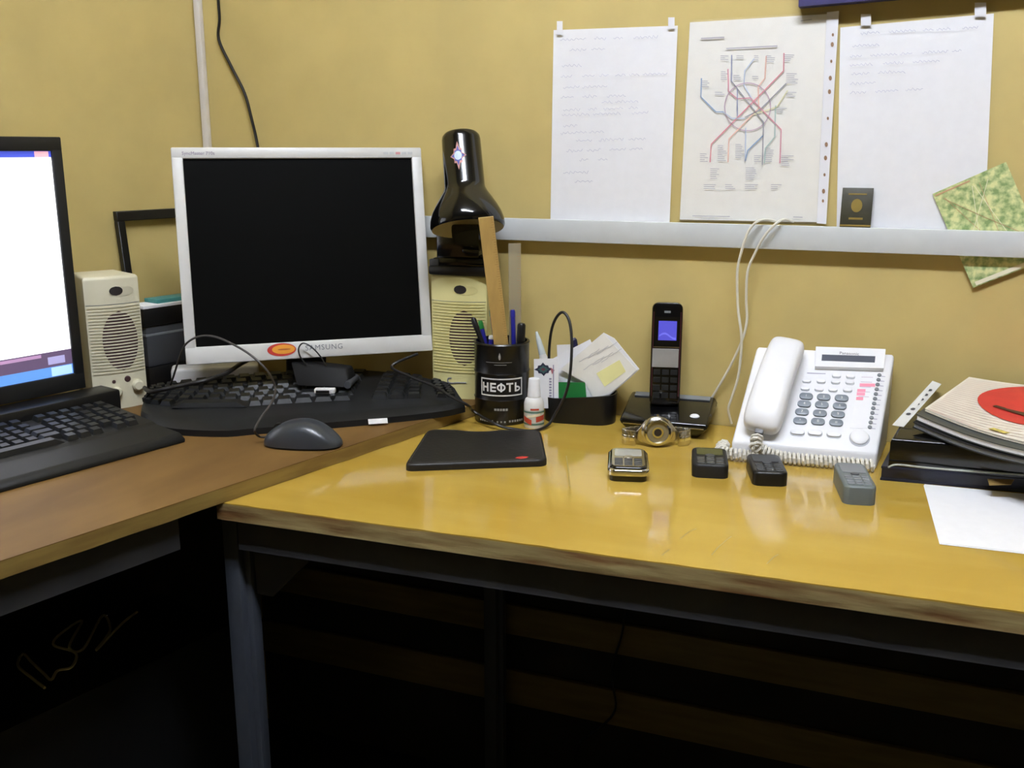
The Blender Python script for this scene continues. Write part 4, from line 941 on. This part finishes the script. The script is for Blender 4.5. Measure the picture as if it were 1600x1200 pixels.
pslab('display', [(870, 246), (1285, 260), (1280, 308), (866, 292)], LCD, 0.0086, 0.0008, hs_)
b = B()
c0 = PL(1110 + 1085 / 5, 510 + 212 / 5, A + nq * 0.0086, nq)
add_bm(b, text_faces('Panasonic', 0.0072, lambda x, y: c0 + exq * x + eyq * y)); obj('lettering', b, mat('lettering_grey', (96, 92, 104), 0.6, noise=0.03), hs_, world=True)
def oval(rx, ry, h, m, name):
    bb = B(); bb.prism(rrect(2 * rx, 2 * ry, min(rx, ry) * 0.95, 4), 0, h, h * 0.35, 2); return mesh_of(name, bb, m)
kg, ks, kw, ko = oval(0.0098, 0.0058, 0.003, KEYG, 'number_key'), oval(0.0062, 0.0036, 0.0022, PHONEW, 'small_key'), oval(0.0066, 0.0042, 0.0004, KEYS, 'painted_key_shadow'), oval(0.0098, 0.0046, 0.003, PHONEW, 'function_key')
kos = oval(0.0104, 0.0054, 0.0004, KEYS, 'painted_key_shadow')  # thin grey plates shifted below the keys paint the keys' shadows
PT = t.matrix_basis.inverted()
def fkey(name, me, cx, cy, o=0.0002, dd=0.0):
    p = fp_(cx, cy, o) - eyq * dd; return inst(name, me, t, PT @ frame(exq, eyq, p))
rows = [((748, 550), (885, 557), (1025, 565)), ((733, 610), (870, 617), (1010, 627)), ((715, 672), (855, 683), (996, 692)), ((700, 742), (840, 748), (982, 757))]
dig = '123456789*0#'; k = 0
for rw in rows:
    for cx, cy in rw:
        o = fkey('number_key', kg, cx, cy)
        pc_ = fp_(cx, cy, 0.0034); bb = B(); add_bm(bb, text_faces(dig[k], 0.0058, lambda x, y: pc_ + exq * x + eyq * y)); obj('digit', bb.__class__.__call__() if False else bb, WHITEP, t, world=True); k += 1
for cx, cy in ((985, 385), (1095, 390), (752, 425), (865, 428), (978, 433), (1090, 437), (740, 485), (848, 490), (957, 495), (1072, 497)):
    fkey('painted_key_shadow', kw, cx, cy, 0.0001, 0.0012); fkey('small_key', ks, cx, cy)
for cx, cy in ((680, 828), (818, 833), (965, 845)): fkey('painted_key_shadow', kos, cx, cy, 0.0001, 0.0012); fkey('function_key', ko, cx, cy)
dial = mesh_of('round_key', B().lathe([(0, 0.004), (0.010, 0.0038), (0.0125, 0.002), (0.013, 0.0), (0, -0.0004)], 28), PHONEW)
dsr = mesh_of('painted_key_shadow', B().lathe([(0, 0.0004), (0.0142, 0.0004), (0.0142, 0)], 28), KEYS)
fkey('round_key', dial, 1165, 866); fkey('painted_key_shadow', dsr, 1165, 870, 0.0001, 0.001)
ins = pslab('name_insert', [(1172, 372), (1292, 380), (1232, 800), (1090, 795)], PAPER, 0.0006)
b = B()
for x0_, x1_, yq in ((1165, 1285, 460), (1146, 1210, 503), (1142, 1206, 530), (1138, 1192, 565)): b.poly([fp_(x0_, yq + 12, 0.0009), fp_(x1_, yq + 14, 0.0009), fp_(x1_ + 2, yq - 10, 0.0009), fp_(x0_ + 2, yq - 12, 0.0009)], 0)
for k in range(5): b.poly([fp_(1180 - k * 6, 395 + k * 38, 0.0008), fp_(1270 - k * 8, 398 + k * 38, 0.0008), fp_(1270 - k * 8, 404 + k * 38, 0.0008), fp_(1180 - k * 6, 401 + k * 38, 0.0008)], 1)
obj('pink_marks', b, [PINK, mat('faint_print', (208, 196, 208), 0.7, noise=0.03)], ins, world=True)
led = mesh_of('line_button', B().lathe([(0, 0.002), (0.0028, 0.0016), (0.0032, 0), (0, -0.0003)], 12), MGREY)
for k in range(12): fkey('line_button', led, 1320 - k * 6.8, 382 + k * 37)
b = B()
for k in range(12): b.poly([fp_(1330 - k * 6.8, 388 + k * 37, 0.0006), fp_(1366 - k * 7, 392 + k * 37, 0.0006), fp_(1366 - k * 7, 397 + k * 37, 0.0006), fp_(1330 - k * 6.8, 394 + k * 37, 0.0006)])
b.poly([fp_(755, 362, 0.0006), fp_(900, 368, 0.0006), fp_(900, 374, 0.0006), fp_(755, 369, 0.0006)])
obj('line_print', b, mat('line_ink', (176, 172, 190), 0.7, noise=0.03), t, world=True)

# handset of the desk telephone
h0, h1 = PL(1188, 679, A, nq), PL(1226, 566, A, nq)
hx = (h1 - h0).normalized(); LH = (h1 - h0).length * 1.20; hside = exq - hx * exq.dot(hx); hside.normalize(); hn = nq
t = thing('telephone_handset', 'white handset resting on the desk telephone with coiled cord', 'handset', h0)
st = [(-0.03, 0.010, 0.024, 0.60), (0.0, 0.003, 0.031, 0.88), (0.06, 0.001, 0.036, 0.98), (0.14, 0.001, 0.040, 1.0), (0.24, 0.003, 0.044, 1.0), (0.34, 0.012, 0.047, 0.97), (0.5, 0.016, 0.049, 0.94), (0.68, 0.014, 0.048, 0.93), (0.80, 0.003, 0.045, 0.93), (0.90, 0.001, 0.040, 0.92), (0.97, 0.002, 0.033, 0.85), (1.0, 0.008, 0.024, 0.6)]
tb = bmesh.new(); rings = []
for s_, z0_, z1_, w_ in st:
    hwid = 0.0285 * w_; zc_, hz_ = (z0_ + z1_) / 2, (z1_ - z0_) / 2; rg = []
    for k in range(20):
        a = 2 * math.pi * k / 20; ca, sa = math.cos(a), math.sin(a)
        p = h0 + hx * (LH * s_) + hside * (hwid * math.copysign(abs(ca) ** 0.55, ca)) + hn * (zc_ + hz_ * math.copysign(abs(sa) ** 0.6, sa) + 0.001)
        rg.append(tb.verts.new(p))
    rings.append(rg)
for a_, b_ in zip(rings, rings[1:]):
    for k in range(20): tb.faces.new((a_[k], a_[(k + 1) % 20], b_[(k + 1) % 20], b_[k]))
tb.faces.new(rings[0][::-1]); tb.faces.new(rings[-1]); bmesh.ops.recalc_face_normals(tb, faces=tb.faces)
b = B()._merge(tb); hobj = obj('grip', b, PHONEW, t, world=True)
sub = hobj.modifiers.new('soft', 'SUBSURF'); sub.levels = 1; sub.render_levels = 2
jp = h0 - hx * 0.004 + hn * 0.017
obj('cord_socket', B().box((0, 0, 0), (0.012, 0.010, 0.010), 0.002, M=frame(hside, hx, jp - hx * 0.0025)), mat('socket_grey', (112, 112, 116), 0.5, noise=0.04), t, world=True)
def coil(path, R, pitch, wire):
    P = crom([Vector(p) for p in path], 10); out_ = []; nrm_ = None; ph = 0.0
    for i in range(len(P) - 1):
        a_, c_ = P[i], P[i + 1]; d_ = (c_ - a_); L_ = d_.length; d_.normalize()
        if nrm_ is None: nrm_ = d_.orthogonal().normalized()
        nrm_ = (nrm_ - d_ * nrm_.dot(d_)).normalized(); bi = d_.cross(nrm_); m_ = max(2, int(L_ / pitch * 9))
        for j in range(m_):
            u = j / m_; out_.append(a_.lerp(c_, u) + (nrm_ * math.cos(ph) + bi * math.sin(ph)) * R); ph += 2 * math.pi * L_ / pitch / m_
    return B().tube(out_, wire, 6, smooth=0)
zc0 = ZR + 0.0098
fo = Vector((exq.y, -exq.x, 0)).normalized()
def cf(u, dz=0.0, o=0.0122): p = A.lerp(Bp, u) + fo * o; return Vector((p.x, p.y, zc0 + dz))
path = [jp - hx * 0.010, jp - hx * 0.020 - Vector((0, 0.006, 0.004)), cf(0.20, 0.012), cf(0.30, 0.003), cf(0.42), cf(0.56), cf(0.72), cf(0.88), cf(0.985)]
obj('coiled_cord', coil(path, 0.0074, 0.0062, 0.0023), CORDW, t, world=True)
path = [cf(-0.06, 0, -0.03), cf(-0.075, 0, -0.012), cf(-0.06, 0, 0.006), cf(0.0, 0, 0.0145), cf(0.08, 0, 0.0165), cf(0.16, 0, 0.0165), cf(0.22, 0, 0.018)]
obj('coiled_cord', coil(path, 0.0074, 0.0062, 0.0023), CORDW, t, world=True)

# ================================================================== wrist watch
wc = G(1026, 697, ZR)
t = thing('wrist_watch', 'steel wrist watch standing on edge with its bracelet closed', 'watch', (wc.x, wc.y, ZR), 0.34)
BHt = 0.024
Mf = Matrix.Translation((0.0, 0.0, 0.0242)) @ Matrix.Rotation(math.pi / 2, 4, 'X') @ Matrix.Scale(1.18, 4)
obj('case', B().lathe([(0, -0.004), (0.0185, -0.004), (0.0205, 0.0), (0.0205, 0.004), (0.0175, 0.0075), (0.0165, 0.0078)], 40, Mf), STEEL, t)
obj('bezel_ring', B().lathe([(0.0175, 0.0070), (0.0165, 0.0095), (0.0140, 0.0098), (0.0132, 0.0078)], 40, Mf), CHROME, t)
obj('dial', B().lathe([(0, 0.0078), (0.0134, 0.0078)], 40, Mf), mat('dial_grey', (150, 142, 112), 0.35, metal=0.4, noise=0.08), t)
obj('inner_ring', B().lathe([(0.0072, 0.0079), (0.0072, 0.0088), (0.0052, 0.0088), (0.0052, 0.0079)], 32, Mf), CHROME, t)
obj('dial_centre', B().lathe([(0, 0.0083), (0.0046, 0.0083), (0.0046, 0.0078)], 24, Mf), mat('dial_dark', (48, 42, 40), 0.3, noise=0.05), t)
obj('crown', B().lathe([(0, 0.0), (0.0022, 0.0), (0.0022, 0.003), (0, 0.003)], 12, Matrix.Translation((0, -0.002, 0.0482))), STEEL, t)
for s_ in (-1, 1):
    obj('end_link', B().hull8([(s_ * 0.017, -0.004, 0.006), (s_ * 0.032, 0.002, 0.010), (s_ * 0.032, 0.002, 0.022), (s_ * 0.017, -0.004, 0.042)], [(s_ * 0.017, 0.004, 0.006), (s_ * 0.032, 0.008, 0.010), (s_ * 0.032, 0.008, 0.022), (s_ * 0.017, 0.004, 0.042)], 0.001), STEEL, t)
ea, eb = 0.050, 0.017
lk = mesh_of('bracelet_link', B().box((0, 0, 0), (0.0112, 0.0036, BHt), 0.0014, 2), STEEL)
cl = mesh_of('centre_link', B().box((0, -0.0012, 0), (0.0080, 0.0036, BHt * 0.36), 0.0014, 2), CHROME)
nl = 26
for k in range(nl):
    a = -math.pi / 2 + 2 * math.pi * (k + 0.5) / nl
    x_, y_ = ea * math.cos(a), 0.012 + eb * math.sin(a)
    if y_ < 0 and abs(x_) < 0.030: continue
    tx, ty = -ea * math.sin(a), eb * math.cos(a); M = Matrix.Translation((x_, y_, 0.0122)) @ Matrix.Rotation(math.atan2(ty, tx), 4, 'Z')
    inst('bracelet_link', lk, t, M); inst('centre_link', cl, t, M)

# ================================================================== four mobile phones
def mobile(label, fl, fr_, L, h, bodym, facem, style):
    a, c = G(*fl, ZR), G(*fr_, ZR); ctr = (a + c) / 2; W = (c - a).length; rz_ = math.atan2(c.y - a.y, c.x - a.x)
    t = thing('mobile_phone', label, 'mobile phone', (ctr.x, ctr.y, ZR), rz_, 'mobile phones in a row')
    M = Matrix.Translation((0, L / 2, 0))
    b = B(); b.prism(rrect(W, L, 0.010, 5), 0, h, 0.004, 3, M=M); obj('body', b, bodym, t)
    obj('display', B().prism(rrect(W * 0.74, L * 0.36, 0.003, 3), h - 0.001, h + 0.0006, M=Matrix.Translation((0, L * 0.72, 0))), facem, t)
    km = mesh_of('key', B().box((0, 0, 0), (W * 0.22, L * 0.07, 0.0016), 0.0005, 1), KEYC if style != 'grey' else MGREY)
    for r in range(4):
        for c_ in range(3): inst('key', km, t, Matrix.Translation(((c_ - 1) * W * 0.26, L * (0.10 + 0.095 * r), h + 0.0002)))
    if style == 'chrome':
        obj('chrome_band', B().prism(rrect(W + 0.006, L + 0.006, 0.0125, 5), h * 0.42, h * 0.84, 0.0036, 3, M=M), CHROME, t)
        obj('face_plate', B().prism(rrect(W * 0.88, L * 0.92, 0.008, 5), h, h + 0.0004, M=M), STEEL, t)
    obj('navigation_key', B().prism(ell(W * 0.14, W * 0.12, 20), h, h + 0.0014, 0.0004, 1, M=Matrix.Translation((0, L * 0.49, 0))), STEEL if style == 'chrome' else DGREY, t)
    return t
DISPM = mat('olive_display', (72, 76, 44), 0.25, noise=0.05); DISPP = mat('pale_display', (158, 158, 150), 0.2, noise=0.05)
mobile('silver and black mobile phone with a bright chrome band', (952, 752), (1011, 754), 0.090, 0.0215, GLOSSB, DISPP, 'chrome')
mobile('plain black mobile phone with an olive display', (1081, 746), (1138, 749), 0.084, 0.0200, BLACKM, DISPM, 'black')
mobile('narrow black mobile phone with grey keys below the telephone cord', (1176, 759), (1231, 761), 0.086, 0.0200, BLACK, DGREY, 'black')
mobile('grey mobile phone with dark sides beside the stack of folders', (1317, 788), (1369, 791), 0.102, 0.0255, mat('phone_grey', (96, 104, 104), 0.4, noise=0.05), MGREY, 'grey')

# ================================================================== folders, booklets and papers at the right
f0 = G(1375, 750, ZR)
t = thing('navy_folder', 'dark navy folder lying at the bottom of the stack beside the telephone', 'folder', (0.16, -0.11, ZR))
lf = [(f0.x, f0.y), (0.34, f0.y + 0.026), (0.36, -0.018), (0.016, -0.018)]
obj('lower_cover', B().prism(lf, ZR, ZR + 0.004, 0.001), NAVY, t, world=True); obj('upper_cover', B().prism(lf, ZR + 0.017, ZR + 0.0205, 0.001), NAVY, t, world=True)
sh_ = lambda P, k, cx=0.17, cy=-0.11: [(cx + (x - cx) * k, cy + (y - cy) * k) for x, y in P]
obj('spine', B().prism([(f0.x + 0.001, f0.y + 0.001), (0.338, f0.y + 0.027), (0.338, f0.y + 0.031), (f0.x + 0.001, f0.y + 0.005)], ZR + 0.004, ZR + 0.017), NAVY, t, world=True)
obj('pages', B().prism(sh_(lf, 0.95), ZR + 0.004, ZR + 0.017), PAPER2, t, world=True)
obj('brown_patch', B().slab([G(1543, 748, ZR + 0.0207), G(1585, 749, ZR + 0.0207), G(1580, 757, ZR + 0.0207), G(1546, 758, ZR + 0.0207)], 0.0006), mat('tan_patch', (150, 122, 70), 0.6, noise=0.05), t, world=True)
z1_ = ZR + 0.0206
t = thing('document_case', 'glossy black document case wrapped in clear film in the stack', 'case', (0.17, -0.10, z1_))
c0 = G(1388, 728, z1_)
cs = [(c0.x, c0.y), (0.33, c0.y + 0.022), (0.34, -0.024), (0.026, -0.024)]
obj('shell', B().prism(cs, z1_, z1_ + 0.040, 0.006, 3), GLOSSB, t, world=True)
obj('film_edge', B().tube([G(1388, 730, z1_ + 0.004), G(1402, 726, z1_ + 0.006), G(1440, 730, z1_ + 0.006), G(1500, 735, z1_ + 0.005), G(1600, 742, z1_ + 0.005)], 0.0014, 6), mat('film_white', (176, 180, 170), 0.3, noise=0.05), t, world=True)
obj('painted_glint', B().lathe([(0, 0.0014), (0.0022, 0.001), (0.0028, 0)], 14, frame(Vector((1, 0.08, 0)), Vector((0, 0, 1)), G(1404, 684, z1_ + 0.034) + Vector((0, -0.002, 0)))), CHROME, t, world=True)  # small bright dot painting a highlight on the clear film
z2_ = z1_ + 0.041
# leaning booklets
def booklet(name, label, cat, P1, P2, P3, P4, th, cover, pages, bow=0.0):
    def fn(u, v):
        p = P1.lerp(P2, u).lerp(P4.lerp(P3, u), v); return p + Vector((0, 0, -bow * math.sin(math.pi * min(1, u * 1.1)) * (1 - 0.5 * v)))
    c_ = (P1 + P2) / 2; t_ = thing(name, label, cat, (c_.x, c_.y, min(P1.z, P2.z)))
    dz = Vector((0, 0, 1))
    def blk(o0, o1, ins):
        b_ = B(); f0_ = lambda u, v: fn(ins + (1 - 2 * ins) * u, ins + (1 - 2 * ins) * v)
        b_.grid(14, 6, lambda u, v: f0_(u, v) + dz * o1); b_.grid(14, 6, lambda u, v: f0_(1 - u, v) + dz * o0)
        for g_ in (lambda u, v: f0_(u, 0) + dz * (o0 + (o1 - o0) * v), lambda u, v: f0_(1 - u, 1) + dz * (o0 + (o1 - o0) * v)): b_.grid(14, 1, g_)
        for g_ in (lambda u, v: f0_(0, 1 - u) + dz * (o0 + (o1 - o0) * v), lambda u, v: f0_(1, u) + dz * (o0 + (o1 - o0) * v)): b_.grid(6, 1, g_)
        return b_
    obj('lower_cover', blk(0, 0.0012, 0), cover, t_, world=True); obj('pages', blk(0.0012, th - 0.0012, 0.008), pages, t_, world=True); up_ = obj('upper_cover', blk(th - 0.0012, th, 0), cover, t_, world=True)
    return t_, up_, fn
Z = Vector((0, 0, 1))
P1, P2 = G(1426, 668, z2_ + 0.006), G(1660, 742, z2_ + 0.002)
P3, P4 = V(1680, 655, -0.03), V(1492, 622, -0.03)
P4.z = max(P4.z, z2_ + 0.022); P3.z = P4.z
t1, u1, f1 = booklet('magazine', 'black-covered magazine with grey page edges in the stack', 'magazine', P1, P2, P3, P4, 0.008, BLACKM, MGREY, 0.007)
up9 = Z * 0.0092
t2, u2, f2 = booklet('magazine', 'glossy dark magazine with white page edges under the red-marked booklet', 'magazine', P1 + up9 + Vector((0.003, 0.006, 0)), P2 + up9, P3 + up9, P4 + up9, 0.009, mat('charcoal_cover', (62, 66, 64), 0.3, noise=0.1), PAPER, 0.006)
up18 = Z * 0.0196
Q1, Q2, Q3, Q4 = P1 + up18 + Vector((0.014, 0.018, 0.001)), P2 + up18 + Vector((0.0, 0.02, 0)), P3 + up18 + Z * 0.004, P4 + up18 + Vector((0.016, 0, 0.010))
t3, u3, f3 = booklet('booklet', 'cream booklet with fine diagonal lines and a big red oval on top of the stack', 'booklet', Q1, Q2, Q3, Q4, 0.004, mat('cream_cover', (228, 220, 204), 0.5, noise=0.03), PAPER, 0.005)
b = B()
for k in range(22):
    v0 = 0.02 + k * 0.045
    b.ribbon([f3(0.02 + 0.96 * s_ / 8, min(0.99, max(0.01, v0 + 0.10 * (s_ / 8 - 0.5)))) + Z * 0.0046 for s_ in range(9)], 0.0012, Z)
obj('diagonal_lines', b, mat('rose_line', (206, 176, 166), 0.6, noise=0.05), u3, world=True, kind='stuff')
b = B(); cu, cv, ru, rv = 0.66, 0.60, 0.42, 0.36
b.poly([f3(min(0.995, cu + ru * math.cos(k * math.pi / 18)), min(0.99, max(0.01, cv + rv * math.sin(k * math.pi / 18)))) + Z * 0.0052 for k in range(36)])
bmesh.ops.triangulate(b.bm, faces=b.bm.faces)
b.ribbon([f3(cu - 0.24 + 0.09 * k, cv - 0.13 - 0.02 * k) + Z * 0.0058 for k in range(6)], 0.016, Z, 1)
b.ribbon([f3(0.50, 0.06) + Z * 0.0052, f3(0.62, 0.05) + Z * 0.0052], 0.010, Z, 2)
obj('red_oval', b, [RED, mat('dark_brown_print', (70, 40, 26), 0.5, noise=0.1), mat('ochre_print', (204, 186, 96), 0.5, noise=0.05)], u3, world=True)
# clear punched strip of a file pocket leaning out at the left of the stack
s0, s1, s2, s3 = G(1394, 664, z2_ + 0.0008), G(1412, 667, z2_ + 0.0008), V(1471, 600, -0.012), V(1457, 595, -0.012)
t = thing('file_pocket', 'pale clear punched file pocket leaning from the stack to the wall', 'file pocket', (s0 + s1) / 2)
obj('punched_strip', B().slab([s0, s1, s2, s3], 0.0008), mat('pocket_white', (216, 216, 212), 0.4, noise=0.02), t, world=True)
nn = (s1 - s0).cross(s3 - s0).normalized()
if nn.dot(CAM - s0) < 0: nn = -nn
for k in range(6):
    p = (s0.lerp(s1, 0.5)).lerp(s2.lerp(s3, 0.5), 0.26 + 0.11 * k) + nn * 0.0003
    dxs, dys = (s1 - s0).normalized(), (s3 - s0).normalized()
    bb = B(); bb.poly([p + dxs * 0.0032 * math.cos(a * math.pi / 6) + dys * 0.0038 * math.sin(a * math.pi / 6) for a in range(12)]); obj('punch_hole', bb, DGREY, t, world=True)
# white sheet on the desk
q = [G(1443, 759, ZR), G(1720, 786, ZR), G(1760, 872, ZR), G(1468, 851, ZR)]
q[1] = q[0] + (q[1] - q[0]).normalized() * 0.210
q[2] = q[3] + (q[1] - q[0]).normalized() * 0.210
t = thing('paper_sheet', 'blank white paper sheet lying on the yellow desk in front of the navy folder', 'paper', (q[0] + q[2]) / 2)
b = B()
for k in range(3):
    r_ = [p + Vector((0.0006 * k, 0.0015 * k, 0)) for p in q]
    b.prism([(p.x, p.y) for p in r_], ZR + 0.0004 + 0.0004 * k, ZR + 0.0007 + 0.0004 * k)
obj('sheets', b, PAPER, t, world=True)

# ================================================================== corner: dark devices and leaning frame
def cn(a, c, z): p = CORNER + N * a + U * c; return Vector((p.x, p.y, z))
def corner_box(b, a0, a1, c0, c1, z0, z1, bev=0.003):
    b.hull8([cn(a0, c0, z0), cn(a1, c0, z0), cn(a1, c1, z0), cn(a0, c1, z0)], [cn(a0, c0, z1), cn(a1, c0, z1), cn(a1, c1, z1), cn(a0, c1, z1)], bev); return b
c_ = cn(0.065, -0.11, ZL)
t = thing('printer', 'dark grey and black office device in the corner behind the ivory speaker', 'printer', c_)
obj('base', corner_box(B(), 0.048, 0.088, -0.220, -0.03, ZL, ZL + 0.045), BLACK, t, world=True)
obj('grey_body', corner_box(B(), 0.048, 0.086, -0.218, -0.032, ZL + 0.045, ZL + 0.118), DGREY, t, world=True)
obj('paper_slot', corner_box(B(), 0.047, 0.0865, -0.219, -0.031, ZL + 0.100, ZL + 0.105, 0.001), MGREY, t, world=True)
obj('lid', corner_box(B(), 0.046, 0.089, -0.222, -0.028, ZL + 0.118, ZL + 0.150), BLACK, t, world=True)
z3 = ZL + 0.1502
t = thing('teal_folder', 'teal and white folder lying on the dark device in the corner', 'folder', cn(0.066, -0.11, z3))
obj('white_sheet', corner_box(B(), 0.046, 0.090, -0.222, -0.05, z3, z3 + 0.006, 0.0005), PAPER, t, world=True)
obj('cover', corner_box(B(), 0.047, 0.086, -0.190, -0.03, z3 + 0.006, z3 + 0.013, 0.001), TEAL, t, world=True)
FTL = PL(186, 331, CORNER + N * 0.022, N)
fz1 = FTL.z; fc = (FTL - CORNER).dot(U)
FWd = -0.02 - fc
t = thing('picture_frame', 'empty black picture frame leaning on the wall behind the ivory speaker', 'frame', cn(0.03, fc + FWd / 2, ZL))
FH = fz1 - ZL; bar = 0.0145
def fpt(a, h, o): return cn(0.040 - 0.030 * h / FH + o, fc + a, ZL + h)
def fbar(a0, a1, h0_, h1_):
    b_ = B(); b_.hull8([fpt(a0, h0_, -0.008), fpt(a1, h0_, -0.008), fpt(a1, h1_, -0.008), fpt(a0, h1_, -0.008)], [fpt(a0, h0_, 0.004), fpt(a1, h0_, 0.004), fpt(a1, h1_, 0.004), fpt(a0, h1_, 0.004)], 0.001, 1); return b_
obj('top_rail', fbar(0, FWd, FH - 0.017, FH), BLACK, t, world=True); obj('bottom_rail', fbar(0, FWd, 0.0, 0.017), BLACK, t, world=True)
obj('side_rail', fbar(0, bar, 0.017, FH - 0.017), BLACK, t, world=True); obj('side_rail', fbar(FWd - bar, FWd, 0.017, FH - 0.017), BLACK, t, world=True)
